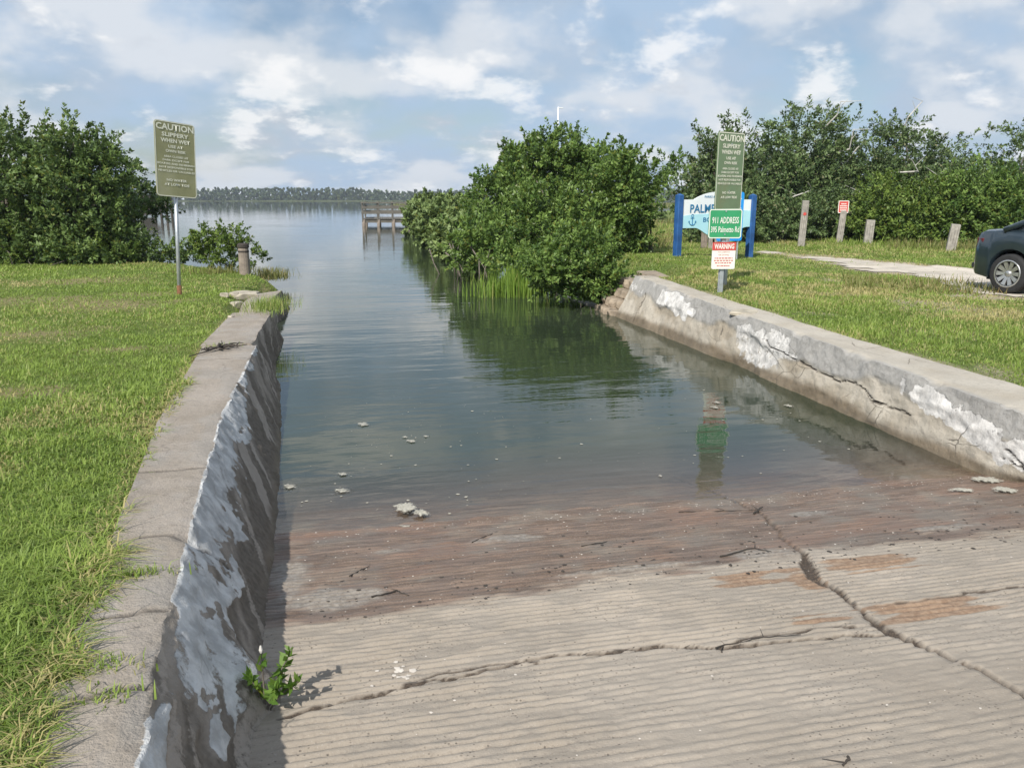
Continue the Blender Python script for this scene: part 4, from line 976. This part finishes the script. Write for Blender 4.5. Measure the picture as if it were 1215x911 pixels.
xs_ = np.linspace(0, 1, 40)
topz = zhi+.19*np.clip(np.sin(np.clip((xs_-.16)/.68, 0, 1)*math.pi), 0, 1)**.8
botz = zlo-.20*sstep(.18, .42, xs_)*(1-sstep(.70, .95, xs_))
out_ = [((x-.5)*W2, z) for x, z in zip(xs_, botz)]+[((x-.5)*W2, z) for x, z in zip(xs_[::-1], topz[::-1])]
p = MB().prism(out_, -.02, .02).build('panel', M['park_white'], t, loc=(Wd/2, -.02, 0))
wv = zlo+.30+.10*sstep(.1, .6, xs_)+.03*np.sin(xs_*9)
out_ = [((x-.5)*W2, z+.004) for x, z in zip(xs_, botz)]+[((x-.5)*W2, z) for x, z in zip(xs_[::-1], wv[::-1])]
MB().prism(out_, -.003, .003).build('aqua_wave', M['park_aqua'], p, loc=(0, -.0235, 0))
lettering(p, 'PARKS & RECREATION', 0, zhi+.07, W2*.40, .055, 'park_letter', .01, y=-.029)
lettering(p, 'PALMETTO', -.02-W2*.085, zhi-.22, W2*.61, .21, 'park_letter', .02, y=-.029)
lettering(p, 'BOAT RAMP', .10, zhi-.50, W2*.50, .12, 'park_letter', .03, y=-.029)
a = MB(); a.tube([(0, 0, -.13), (0, 0, .08)], .013, 6); a.tube([(.035*math.cos(q), 0, .105+.035*math.sin(q)) for q in np.linspace(0, 2*math.pi, 13)], .009, 5)
a.tube([(-.055, 0, .045), (.055, 0, .045)], .011, 5); a.tube([(.10*math.sin(q), 0, -.04-.09*math.cos(q)) for q in np.linspace(-1.75, 1.75, 13)], .013, 5)
a.tube([(-.10, 0, -.02), (-.125, 0, -.055)], .011, 5); a.tube([(.10, 0, -.02), (.125, 0, -.055)], .011, 5)
a.build('anchor_emblem', M['park_letter'], p, loc=(-W2*.36, -.028, zhi-.50))

# tall blue notice board in front of the park sign
fb = fl*.985; pb = dist_at(866, 260, fb); zg = float(right_z(pb[0], pb[1])); b = np.array([pb[0], pb[1], zg])
zt = dist_at(873, 228, fb)[2]-zg; zb = dist_at(873, 286, fb)[2]-zg
t = thing('notice_board', 'tall bright blue notice board in front of the park name sign', 'sign', b, math.radians(-4))
for x in (-.25, .25): MB().tube([(x, .03, -.3), (x, .03, zt-.08)], .022, 8).build('leg', M['galvanised'], t)
p = panel_of(t, .66, zt-zb, (zt+zb)/2, 'board_blue', None, y=-.01, r=.05)
rg = np.random.default_rng(4)
for k, (z, h_, w_) in enumerate(((.40, .035, .5), (.365, .016, .52), (.27, .03, .5), (.17, .016, .52), (.15, .016, .5), (.11, .012, .4), (.05, .02, .46), (-.1, .016, .5), (-.13, .014, .5), (-.25, .016, .5), (-.33, .014, .45))):
    mb = MB(); x = -.26
    while x < -.26+w_:
        l = .03+.06*rg.random(); l = min(l, -.26+w_-x+.01); mb.add([(x, 0, -h_/2), (x+l, 0, -h_/2), (x+l, 0, h_/2), (x, 0, h_/2)], [(0, 1, 2, 3)]); x += l+.014
    o = mb.build('printed_line', M['sign_white'], p, loc=(0, -.0085, z*(zt-zb))); o['kind'] = 'stuff'

# ------------------------------------------------------------------ timber posts along the track
def timber_post(label, px, py_base, py_top, wpx, lean=0.0, ang=.3, red=None, group='grey timber posts along the track', mat='grey_timber'):
    b = on(px, py_base, right_z); fw = float(b[0]*math.sin(YAW)+b[1]*math.cos(YAW))
    h_ = dist_at(px, py_top, fw)[2]-b[2]; w_ = wpx*fw/F
    t = thing('timber_post', label, 'post', b, ang, group); t.rotation_euler = (math.radians(lean*.3), math.radians(lean), ang)
    s = MB(); s.box((0, 0, h_/2-.2), (w_, w_, h_+.4), .012, taper=.95); s.build('shaft', M[mat], t)
    if red: MB().lathe([(.05, -.006), (.05, 0), (.03, .006)], 14, 'y').build('reflector', M['sign_red'], t, loc=(0, -w_/2-.004, h_*red))
    mb = MB()
    for k in range(3): mb.box(((k-1)*w_*.28, 0, 0), (.006, .004, h_*(.3+.2*k)))
    g = mb.build('drying_check', M['dark_twig'], t, loc=(0, -w_/2-.001, h_*.55)); g['kind'] = 'stuff'
    return t, h_, w_
timber_post('tallest grey timber post with a red reflector beside the track', 950, 294, 238, 7.5, 1.5, -.45, .72)
t, h_, w_ = timber_post('grey timber post carrying the small red sign', 995, 290, 250, 7.0, 3.0, -.5, None)
timber_post('short split grey post right of the one with the red sign', 1029, 291, 261, 9.5, 2.0, -.5)
timber_post('short leaning grey post nearest the parked car', 1127, 299, 266, 10, 5.0, -.6)
timber_post('grey timber post half hidden behind the right blue sign post', 897, 285, 255, 5, 1, -.4)
timber_post('brownish timber post under the park sign panel', 835, 296, 266, 7.5, 0, -.4, mat='brown_timber')
timber_post('pale timber post under the park sign beside the address sign', 842.5, 296, 268, 5, 0, -.4)
timber_post('narrow timber post behind the warning panel', 849.5, 297, 268, 4.5, 0, -.4)
b = t.location; 
rs = thing('parking_notice', 'small red notice with white text on top of a timber post', 'sign', (b[0]+.035*h_, b[1], b[2]+h_*.97), -.5)
MB().tube([(0, 0, -.25), (0, 0, .02)], .02, 8).build('stub', M['galvanised'], rs)
p = MB().prism(rounded(.34, .42, .035), -.006, .006).build('panel', M['sign_red'], rs, loc=(0, -w_/2-.012, .16))
frame_ring(.34, .42, .035, .002, .022).build('border', M['sign_white'], p, loc=(0, -.0085, 0))
for k, z in enumerate((.10, .03, -.04, -.11)): worn_line(p, 0, z, (.16, .23, .22, .2)[k], .032, 'sign_white', 40+k)
MB().lathe([(.05, -.006), (.05, 0), (.03, .006)], 14, 'y').build('reflector', M['sign_red'], rs, loc=(0, -w_/2-.012, -.13))

# piling on the left shore
b = on(291, 326, left_z); t = thing('wooden_piling', 'short weathered wooden piling with a dark cap by the shore shrub', 'piling', b)
rg = np.random.default_rng(3)
prof = [(.125, -.4), (.125, 0), (.118, .3), (.115, .56), (.112, .60)]
MB().lathe(prof, 16).build('shaft', M['brown_timber'], t, smooth=False); MB().lathe([(.125, .60), (.130, .62), (.128, .67), (.10, .70)], 16).build('cap', M['dark_twig'], t); MB().lathe([(.119, .5), (.121, .52), (.119, .54)], 16).build('band', M['dark_twig'], t)

# ------------------------------------------------------------------ rubble, stones
def rock(label, p, r, seed, mat='rubble', name='concrete_lump', cat='rubble', parent=None, flat=.6, group=None):
    rg = np.random.default_rng(seed); import bmesh
    bm = bmesh.new(); bmesh.ops.create_icosphere(bm, subdivisions=3, radius=1)
    pl_ = [(np.array(q, float), .62+.2*rg.random()) for q in ((1, 0, 0), (-1, 0, 0), (0, 1, 0), (0, -1, 0), (0, 0, 1), (0, 0, -1))]+[(unit(rg.normal(size=3)[None])[0], .66+.2*rg.random()) for _ in range(4)]
    for v_ in bm.verts:
        c = np.array(v_.co)
        for nrm, dd_ in pl_:
            k = c @ nrm
            if k > dd_: c = c-nrm*(k-dd_)
        c = c*(1+.04*(rg.random()-.5)); v_.co = (c[0]*r*(1+.3*(seed % 3)*.3), c[1]*r, c[2]*r*flat)
    me = bpy.data.meshes.new(name); bm.to_mesh(me); bm.free()
    o = link(name, me, M[mat], parent, p, (0, 0, rg.random()*6))
    if parent is None: props(o, label, cat, group)
    return o
for i, (px, py, r, lab) in enumerate(((266, 352, .10, 'small round pale lump lying on the grass before the rubble'), (277, 352, .12, 'brownish lump half sunk in grass between the rubble'), (289, 357, .26, 'largest broken concrete lump beside the wall gap'),
                                  (300, 352, .16, 'upright broken lump leaning on the largest one'), (281, 364, .13, 'flat piece of rubble in front of the largest lump'), (274, 378, .06, 'pebble sized lump at the wall top edge'))):
    q = on(px, py, left_z); rock(lab, (q[0], q[1], q[2]+r*.22), r, 60+i, group='broken concrete by the wall gap')
rb = thing('rubble_footing', 'patch of rough stones at the end of the cracked wall', 'stones', (5.35, 13.5, 0))
rg = np.random.default_rng(12); k = 0
for row in range(4):
    for c in range(4):
        rock('', (-.42+.32*row*.5+.05*rg.random(), -.1+.27*c+.08*rg.random(), .02+.16*row), .17, 400+k, 'stone', 'stone', parent=rb, flat=.7); k += 1
MB().box((0, 0, 0), (.42, 1.5, .10), .03).build('capping', M['stone'], rb, loc=(.66, .75, .60), rot=(0, 0, -.18))
MB().box((0, 0, 0), (.6, 1.8, 1.1), .03).build('core', M['rubble'], rb, loc=(.62, .7, 0), rot=(0, 0, -.18))
q = on(884, 372, right_z); rock('flat pale slab flush with the grass behind the wall below the signs', (q[0], q[1], q[2]+.01), .22, 71, 'rubble', 'paving_slab', 'slab', flat=.18)
# sunken beam
p0 = at(676, 352, .0); p1 = at(748, 378, .0)
o = MB().box((0, 0, 0), (float(np.linalg.norm(p1-p0)), .20, .12), .02).build('sunken_beam', M['grey_timber'], loc=tuple((p0+p1)/2+np.array([0, 0, -.035])), rot=(0, 0, math.atan2(p1[1]-p0[1], p1[0]-p0[0])))
props(o, 'pale beam awash at the water surface beside the wall end', 'beam')

# ------------------------------------------------------------------ pier and dock
def rail_pier(name, label, loc, rz, L, Wp, deck, rail, bays, mat='pier_timber'):
    """platform running L along x, Wp along y, with posts, rails, planks, joists and pilings"""
    t = thing(name, label, 'pier', loc, rz)
    n = int(L/.16)
    pk = MB().box((0, 0, 0), (.145, Wp, .05), .004).mesh('plank')
    for i in range(n): link('plank', pk, M[mat], t, ((i+.5)*L/n, Wp/2, deck))
    for y in (.1, Wp-.1): MB().box((L/2, y, deck-.15), (L, .06, .24)).build('joist', M[mat], t)
    pm = MB().box((0, 0, 0), (.13, .13, rail+.3), .01).mesh('rail_post'); pile = MB().lathe([(.13, -1.3), (.13, 0), (.12, deck-.02)], 10).mesh('piling', True)
    for i in range(bays+1):
        x = i*L/bays
        for y in (0, Wp):
            link('rail_post', pm, M[mat], t, (x, y, deck+rail/2-.05)); link('piling', pile, M['brown_timber'], t, (x+.05, y+.05*(1 if y == 0 else -1), 0))
    for y in (0, Wp):
        for k, (z, hh_) in enumerate(((rail, .06), (rail*.72, .18), (rail*.40, .18))):
            MB().box((L/2, y-.075 if y == 0 else y+.075, deck+z), (L+.1, .16 if k == 0 else .04, hh_)).build('rail', M[mat], t)
    for k, (z, hh_) in enumerate(((rail, .06), (rail*.72, .18), (rail*.40, .18))):
        MB().box((-.075, Wp/2, deck+z), (.16 if k == 0 else .04, Wp-.2, hh_)).build('rail', M[mat], t)
    return t
c = at(431, 269, 0); rail_pier('timber_pier', 'grey timber pier with railings jutting from behind the mangroves', (c[0], c[1], 0), math.radians(-4), 9.0, 7.0, .55, 1.2, 8)
c = at(150, 257, 0); t = thing('boat_dock', 'old dark boat dock on piles behind the drooping sapling', 'dock', (c[0], c[1], 0), .1)
for k, x in enumerate((0, .9, 1.7, 3.2, 3.9, 4.5, 5.1)): MB().lathe([(.17, -1.3), (.16, 0), (.14, 2.6)], 9).build('piling', M['dark_twig'], t, loc=(x, .2*(k % 2), 0), smooth=True)
MB().box((2.2, 2, 1.2), (6, 4, .2)).build('deck', M['brown_timber'], t); MB().box((2.4, 3.0, 1.9), (2.0, 1.6, 1.2)).build('locker', M['dark_twig'], t); MB().box((2.4, 0, .75), (1.6, .1, 1.2)).build('fender_panel', M['dark_twig'], t)

# slender mast far behind the mangrove
q = dist_at(661, 236, 90); t = thing('light_mast', 'slender white mast rising behind the large mangrove', 'mast', (q[0], q[1], .4))
hm = dist_at(661, 127, 90)[2]-.4; MB().tube([(0, 0, 0), (0, 0, hm)], [.13, .07], 8).build('pole', M['mast_white'], t, smooth=True); MB().box((.25, 0, hm-.1), (.6, .12, .09), .02).build('lamp_head', M['mast_white'], t)

# ------------------------------------------------------------------ foam, twigs, seedling
def foam(label, px, py, wpx, hpx, seed, z=.004, thick=.012, zf=None, group='foam drifting on the water'):
    c = at(px, py, 0) if zf is None else on(px, py, zf); a = at(px-wpx/2, py, c[2]); b_ = at(px+wpx/2, py, c[2]); lo = at(px, py+hpx/2, c[2]); hi = at(px, py-hpx/2, c[2])
    rx = np.linalg.norm(b_-a)/2; ry = np.linalg.norm(hi-lo)/2; rg = np.random.default_rng(seed)
    n = 28; q = np.linspace(0, 2*math.pi, n, endpoint=False); rad = .72+.35*vnoise(3*np.cos(q)+seed, 3*np.sin(q)+5, seed)+.25*vnoise(7*np.cos(q)+seed, 7*np.sin(q), seed+1)
    V = [(0, 0, thick)]; 
    for f, h_ in ((.45, .95), (.8, .7), (1.0, 0.0)):
        for k in range(n): V.append((rx*rad[k]*f*math.cos(q[k]), ry*rad[k]*f*math.sin(q[k]), thick*h_*(.6+.8*rg.random()) if h_ else -.004))
    fc = [(0, 1+k, 1+(k+1) % n) for k in range(n)]+[(1+r*n+k, 1+(r+1)*n+k, 1+(r+1)*n+(k+1) % n, 1+r*n+(k+1) % n) for r in range(2) for k in range(n)]
    o = MB().add(V, fc).build('foam_patch', M['foam'], loc=(c[0], c[1], c[2]+z), rot=(0, 0, -YAW), smooth=True); props(o, label, 'foam', group)
    at_ = o.data.attributes.new('core', 'FLOAT', 'POINT'); at_.data.foreach_set('value', np.array([1.0]+[.85]*n+[.45]*n+[0.0]*n, np.float32)*(1.0 if thick > .01 else .8))
foams = [(480, 605, 34, 15, 'largest cream foam clot floating beside the ramp edge'), (498, 611, 24, 9, 'foam clot touching the largest one'), (405, 583, 26, 8, 'oval foam patch near the painted wall'), (406, 563, 18, 5, 'narrow foam patch behind the oval one near the painted wall'),
         (430, 504, 20, 7, 'lone foam patch farthest out towards the inlet'), (488, 524, 18, 5, 'lacy foam wisp in the middle of the channel'), (480, 519, 10, 3, 'lacy foam fleck beside the wisp'), (505, 518, 10, 3, 'foam fleck at the end of the wisp'),
         (480, 625, 24, 4, 'thin foam streak under the largest clot'), (343, 578, 20, 9, 'greyish foam against the painted wall'), (450, 633, 12, 3, 'small foam streak at the shallows'), (390, 641, 10, 4, 'small foam clot in the shallows by the wall'),
         (850, 478, 12, 4, 'foam fleck on the sign reflection'), (848, 484, 14, 4, 'larger foam fleck on the sign reflection'), (935, 482, 14, 5, 'foam fleck near the cracked wall'), (783, 565, 7, 3, 'tiny foam dot over the submerged joint')]
for i, (px, py, a, b_, lab) in enumerate(foams): foam(lab, px, py, a, b_, 500+i, thick=.022 if i < 2 else .005)
for i, (px, py, a, b_, lab) in enumerate(((1170, 572, 44, 9, 'long foam strand at the foot of the cracked wall'), (1192, 584, 34, 9, 'foam strand washed onto the ramp corner'), (1140, 584, 40, 5, 'faint foam smear on the wet ramp'))):
    foam(lab, px, py, a, b_, 540+i, z=.012, thick=.012, zf=lambda X, Y: np.maximum(ramp_z(X, Y), 0))
# loose specks: bubbles on the water, shell grit and leaf crumbs on the ramp
rg = np.random.default_rng(8); V = []; Fc = []
def speck(p, r):
    o = len(V); n = 5; q0 = rg.random()*6
    for k in range(n): V.append((p[0]+r*math.cos(q0+k*1.257)*(.6+.8*rg.random()), p[1]+r*math.sin(q0+k*1.257)*(.6+.8*rg.random()), p[2]))
    V.append((p[0], p[1], p[2]+r*.2)); Fc.extend([(o+k, o+(k+1) % n, o+n) for k in range(n)])
for k in range(150):
    px = 340+rg.random()*300 if k < 95 else 640+rg.random()*400; py = 470+rg.random()*160 if k < 95 else 450+rg.random()*120
    p = at(px, py, .003)
    if p[1] > 4.9 and p[0] < 4.6 and p[0] > -.35: speck(p, .004+.012*rg.random()**3)
props(link('bubbles', np_mesh('bubbles', V, None, Fc, {'core': np.ones(len(V))}), M['foam']), 'tiny bubbles scattered over the calm water', 'bubbles', kind='stuff')
V = []; Fc = []
for k in range(420):
    x = -.25+rg.random()*4.9; y = 3.4+rg.random()*1.4 if k < 330 else 1.6+rg.random()*1.8
    z, _ = ramp_surface(np.array([x]), np.array([y])); speck((x, y, float(z[0])+.001), .0025+.004*rg.random()**2)
for k in range(200):
    x = -.25+rg.random()*4.9; y = 4.66+.03*math.sin(x*2.1)+.035*rg.normal(); z, _ = ramp_surface(np.array([x]), np.array([y])); speck((x, y, max(float(z[0]), 0)+.001), .0025+.004*rg.random()**2)
for k in range(14):
    x, y = rp(470+28*rg.normal()*.5, 795+10*rg.normal()); z, _ = ramp_surface(np.array([x]), np.array([y])); speck((x, y, float(z[0])+.001), .007+.012*rg.random())
props(link('shell_grit', np_mesh('shell_grit', V, None, Fc), M['shell']), 'pale shell grit scattered on the ramp', 'grit', kind='stuff')
V = []; Fc = []
for k in range(420):
    x = -.2+rg.random()*4.8; y = 3.35+.35*abs(rg.normal()) if k < 300 else 3.4+1.3*rg.random(); z, _ = ramp_surface(np.array([x]), np.array([y])); speck((x, y, float(z[0])+.001), .004+.010*rg.random()**2)
props(link('leaf_litter', np_mesh('leaf_litter', V, None, Fc), M['dark_twig']), 'dark crumbs of leaf litter on the wet ramp', 'litter', kind='stuff')
def twig(label, pts, r, seed, mat='dark_twig'):
    rg = np.random.default_rng(seed); P = []
    for px, py in pts:
        x, y = rp(px, py); z, _ = ramp_surface(np.array([x]), np.array([y])); P.append(np.array([x, y, max(float(z[0]), 0)+r*.9+.002]))
    mb = MB(); c = P[0].copy(); Q = []
    for a, b_ in zip(P[:-1], P[1:]):
        for s_ in np.linspace(0, 1, 5, endpoint=False): Q.append(a+(b_-a)*s_+np.append(rg.normal(size=2)*r*.9, 0))
    Q.append(P[-1]); mb.tube([q-c for q in Q], [r*(1-.6*k/len(Q)) for k in range(len(Q))], 5)
    m_ = Q[len(Q)//2]-c; mb.tube([m_, m_+np.array([.04*rg.normal(), .05*rg.normal(), .006])], [r*.6, r*.2], 4)
    props(mb.build('twig', M[mat], loc=tuple(c)), label, 'twig', 'twigs washed up on the ramp')
for i, (pts, r, lab) in enumerate((([(415, 685), (438, 672)], .004, 'forked dark twig on the wet ramp near the painted wall'), ([(440, 710), (470, 702), (485, 706)], .005, 'crooked twig on the silt by the painted wall'), ([(805, 609), (860, 607), (905, 605)], .004, 'long straight twig along the waterline'),
        ([(895, 610), (905, 602)], .006, 'stubby twig at the end of the long straight one'), ([(850, 770), (905, 757), (950, 754)], .003, 'thin wiry twig beside the cross crack'), ([(855, 774), (862, 758)], .003, 'short wiry twig crossing the thin one'), ([(690, 650), (720, 644)], .004, 'dark twig on the brown wet band'),
        ([(560, 645), (590, 632)], .003, 'thin twig at the edge of the pale silt'), ([(855, 662), (895, 653), (915, 658)], .005, 'twisted twig on the silt beside the long joint'), ([(1004, 901), (1001, 911)], .005, 'short dark stick at the head of the ramp'))): twig(lab, pts, r, 600+i)
# dark dried roots on the left wall top
zt_ = float(left_top(8.8)); q = at(262, 413, zt_+.01); mb = MB(); rg = np.random.default_rng(6)
for k in range(9):
    a = rg.random()*6.28; p = np.zeros(3); Q = [p.copy()]
    for s_ in range(5): a += rg.normal()*.7; p = p+np.array([math.cos(a)*.055, math.sin(a)*.06, .0]); p[2] = abs(rg.normal())*.02+.008; Q.append(p.copy())
    mb.tube(Q, [.014, .013, .011, .009, .006, .003], 5)
Q = [np.array([-.25, -.45, .008]), np.array([-.1, -.2, .012]), np.array([.05, .05, .03]), np.array([.14, .10, .015])]; mb.tube(Q, [.005, .008, .008, .004], 5)
props(mb.build('dried_roots', M['dark_twig'], loc=tuple(q)), 'tangle of dark dried roots lying on the wall top', 'roots')
# seedling at the wall toe
b = on(305, 846, ramp_z); t = thing('mangrove_seedling', 'small green seedling sprouting at the foot of the painted wall', 'seedling', (b[0]+.03, b[1], b[2]+.0))
rg = np.random.default_rng(15); mb = MB(); LV = []; C = []; AX = []; NM = []; LL = []
for k, (dx, dy, hz) in enumerate(((.0, .0, .24), (.10, .06, .20), (.12, -.02, .12), (-.05, .02, .14), (.05, -.06, .13), (.07, .09, .12))):
    e = np.array([dx, dy, hz]); m_ = e*.5+np.array([0, 0, hz*.12]); mb.tube([(0, 0, -.02), m_*.6, m_, e], [.005, .004, .003, .0015], 5)
    for j in range(6 if k == 0 else 26):
        s_ = .35+.65*rg.random(); c = np.array([0, 0, 0])+(m_*2*s_ if s_ < .5 else m_+(e-m_)*(s_-.5)*2); d = unit((rg.normal(size=3)+np.array([0, 0, .7]))[None])[0]
        C.append(c+d*.018); AX.append(d); nm = rg.normal(size=3)+np.array([-.2, -.3, .6]); nm -= d*(nm @ d); NM.append(unit(nm[None])[0]); LL.append(.034+.028*rg.random())
V, Q = leaf_quads(np.array(C), np.array(AX), np.array(NM), np.array(LL), np.array(LL)*.42)
o = link('leaves', np_mesh('leaves', V, Q, attrs={'v': np.repeat(rg.random(len(C)), 4), 'w': np.repeat(rg.random(len(C)), 4)}), M['seedling_leaf'], t); o['kind'] = 'stuff'
mb.build('stem', M['bark'], t); MB().lathe([(.004, .235), (.007, .245), (.003, .262)], 6).build('seed_head', M['dead_wood'], t)

# ------------------------------------------------------------------ parked car (x forward, its right side looks at the channel)
def build_car(loc, rz):
    t = thing('parked_car', 'dark teal saloon car parked on the sandy track', 'car', loc, rz)
    L = 4.85; hw = .905; R = .335; AX = (.86, 3.66)     # rear and front axle from the tail
    xs = np.unique(np.concatenate([np.linspace(0, L, 60)]+[a+np.linspace(-.42, .42, 29) for a in AX]))
    belt = np.interp(xs, [0, .06, .25, .7, 1.1, 2.0, 3.3, 3.8, 4.5, 4.78, 4.85], [.80, .98, 1.055, 1.075, 1.07, 1.03, .99, .955, .83, .66, .55])
    low = np.interp(xs, [0, .1, .5, 4.3, 4.75, 4.85], [.36, .27, .22, .20, .24, .34])
    half = hw*np.interp(xs, [0, .04, .15, .45, 1.2, 3.5, 4.3, 4.65, 4.8, 4.85], [.60, .72, .84, .95, 1, 1, .965, .86, .72, .60])
    for a in AX:
        k = np.abs(xs-a) < .385; low = np.where(k, np.maximum(low, R+np.sqrt(np.maximum(0, .385**2-(xs-a)**2))-.005), low)
    rows = []
    for x, bz, lz, h_ in zip(xs, belt, low, half):
        zz = bz-lz
        prof = [(h_*.80, lz+.0), (h_*.95, lz+.012), (h_*.985, lz+.10*zz), (h_, lz+.35*zz), (h_*1.0, lz+.58*zz), (h_*.985, lz+.72*zz), (h_*.975, lz+.74*zz), (h_*.955, lz+.88*zz), (h_*.90, lz+.97*zz), (h_*.80, bz), (h_*.4, bz+.012), (0, bz+.015)]
        rows.append([(x, y, z) for y, z in prof]+[(x, -y, z) for y, z in prof[-2::-1]])
    n = len(rows[0]); V = np.array(rows).reshape(-1, 3); q = grid_quads(len(xs), n)
    caps = [tuple(range(n)), tuple(range((len(xs)-1)*n+n-1, (len(xs)-1)*n-1, -1))]
    mb = MB(); mb.add(V, [tuple(a) for a in q]+caps); o = mb.build('body', M['car_paint'], t, smooth=True); o.data.set_sharp_from_angle(angle=math.radians(35))
    # cabin: glass house with painted roof and pillars
    st = [(.62, 1.07, .70), (1.15, 1.30, .66), (1.55, 1.425, .62), (2.1, 1.46, .60), (2.6, 1.44, .61), (3.05, 1.30, .66), (3.62, .985, .74)]
    rows = []
    for x, z, h_ in st:
        b0 = 1.03 if x < 3.4 else .96
        rows.append([(x, hw*.93 if 0.7 < x < 3.5 else hw*.8, min(b0, z)), (x, h_+.5*(hw*.93-h_), (b0+z)/2), (x, h_+.03, z-.05 if z > 1.1 else z), (x, h_*.8, z), (x, 0, z+.015), (x, -h_*.8, z), (x, -h_-.03, z-.05 if z > 1.1 else z), (x, -h_-.5*(hw*.93-h_), (b0+z)/2), (x, -hw*.93 if .7 < x < 3.5 else -hw*.8, min(b0, z))])
    n = 9; mb = MB(); mb.add(np.array(rows).reshape(-1, 3), [tuple(a) for a in grid_quads(len(st), n)]); mb.build('window_glass', M['car_glass'], t, smooth=True)
    mb = MB()
    for i in range(1, len(st)-2):
        a, c = rows[i], rows[i+1]; o_ = [(p[0], p[1]*1.01, p[2]+.008) for p in a[2:7]]; o2 = [(p[0], p[1]*1.01, p[2]+.008) for p in c[2:7]]
        mb.add(o_+o2, [(k, k+1, k+6, k+5) for k in range(4)])
    mb.build('roof', M['car_paint'], t, smooth=True)
    for s in (-1, 1):
        for i, (x0, x1) in enumerate(((.66, 1.22), (2.02, 2.06), (3.55, 2.95))):
            P = []
            for x in (x0, x1):
                zt = np.interp(x, [a[0] for a in st], [a[1] for a in st]); hh = np.interp(x, [a[0] for a in st], [a[2] for a in st]); P.append((zt, hh))
            if i == 1: pts = [(2.04, s*hw*.935, 1.02), (2.04, s*(P[0][1]+.05), P[0][0]-.03)]
            else: pts = [(x0, s*hw*.90, 1.05 if i == 0 else .97), ((x0+x1)/2, s*(P[0][1]+P[1][1])/2*1.08, (P[0][0]+P[1][0])/2-.01), (x1, s*(P[1][1]+.03), P[1][0]-.03)]
            MB().tube(pts, [.06, .05, .04][:len(pts)] if i != 1 else .03, 8).build('pillar', M['car_paint'], t, smooth=True)
        # door seams, handles, sills, lamps
        for x in (1.30, 2.25, 3.35): MB().box((x, s*(hw*.985), .66), (.008, .03, .62)).build('door_seam', M['dark_plastic'], t)
        for x in (1.55, 2.55): MB().box((0, 0, 0), (.20, .03, .03), .01).build('door_handle', M['car_paint'], t, loc=(x, s*hw*1.0, .88))
        MB().box((2.38, s*hw*.98, .24), (2.0, .03, .06), .01).build('sill', M['dark_plastic'], t)
        MB().box((0, 0, 0), (.24, .10, .14), .03).build('tail_light', M['lamp_red'], t, loc=(.21, s*.70, .86), rot=(0, 0, s*.45))
        MB().box((0, 0, 0), (.40, .14, .14), .03).build('headlight', M['alloy'], t, loc=(4.52, s*.68, .70), rot=(0, .1, -s*.4))
        MB().box((0, 0, 0), (.16, .20, .12), .03).build('mirror', M['car_paint'], t, loc=(3.3, s*(hw+.08), 1.02))
    MB().box((0, 0, 0), (.06, 1.3, .10), .02).build('rear_bumper_trim', M['dark_plastic'], t, loc=(.03, 0, .42))
    MB().box((0, 0, 0), (.03, .52, .13), .005).build('number_plate', M['sign_white'], t, loc=(-.005, 0, .72))
    MB().box((2.4, 0, .28), (4.0, 1.5, .16)).build('underbody', M['dark_plastic'], t)
    for a in AX: MB().box((a, 0, .46), (.70, 1.46, .36)).build('wheel_housing', M['dark_plastic'], t)
    tyre = MB().lathe([(.20, -.10), (.29, -.108), (.322, -.095), (R, -.06), (R, .06), (.322, .095), (.29, .108), (.20, .10)], 36, 'y', cap=False).mesh('tyre', True)
    rim = MB().lathe([(.21, -.105), (.232, -.112), (.236, -.10), (.222, -.085), (.205, -.03), (.205, .09), (.232, .10)], 36, 'y', cap=False).mesh('rim', True)
    hub = MB().lathe([(.05, -.075), (.052, -.088), (.03, -.094)], 16, 'y').mesh('hub', True); disc = MB().lathe([(.19, -.02), (.19, .0)], 24, 'y').mesh('brake_disc')
    sp = MB()
    sp.add([(.03, -.072, -.020), (.03, -.072, .020), (.215, -.098, .038), (.215, -.098, -.038), (.03, -.045, -.02), (.03, -.045, .02), (.215, -.06, .038), (.215, -.06, -.038)], [(0, 1, 2, 3), (7, 6, 5, 4), (0, 4, 5, 1), (1, 5, 6, 2), (2, 6, 7, 3), (3, 7, 4, 0)])
    spoke = sp.mesh('spoke')
    for a in AX:
        for s in (-1, 1):
            wh = link('wheel', tyre, M['tyre'], t, (a, s*.79, R), (0, 0, 0 if s < 0 else math.pi))
            link('rim', rim, M['alloy'], wh); link('hub', hub, M['alloy'], wh); link('brake_disc', disc, M['dark_plastic'], wh)
            for k in range(10): link('spoke', spoke, M['alloy'], wh, (0, 0, 0), (0, k*2*math.pi/10, 0))
    return t
head = math.atan2(-.98, .2)
wc = on(1197, 349, right_z)                # where the visible rear tyre meets the track
fwd = np.array([math.cos(head), math.sin(head)]); rgt = np.array([fwd[1], -fwd[0]])
org = wc[:2]-fwd*.86-rgt*.79
car = build_car((org[0], org[1], float(right_z(wc[0], wc[1]))+.012), head); car.scale = (.96, .96, .96)

# ------------------------------------------------------------------ air
m, t = new_mat('haze'); pv = t.n('ShaderNodeVolumePrincipled', {'Color': (.80, .88, 1.0, 1), 'Density': .00032, 'Anisotropy': .2}); t.n('ShaderNodeOutputMaterial', {'Volume': pv.outputs[0]})
HAZE = True
if HAZE:
    o = MB().box((0, 425, 9.5), (1770, 920, 24)).build('haze', m); props(o, 'thin pale summer haze over the water', 'haze', kind='stuff')
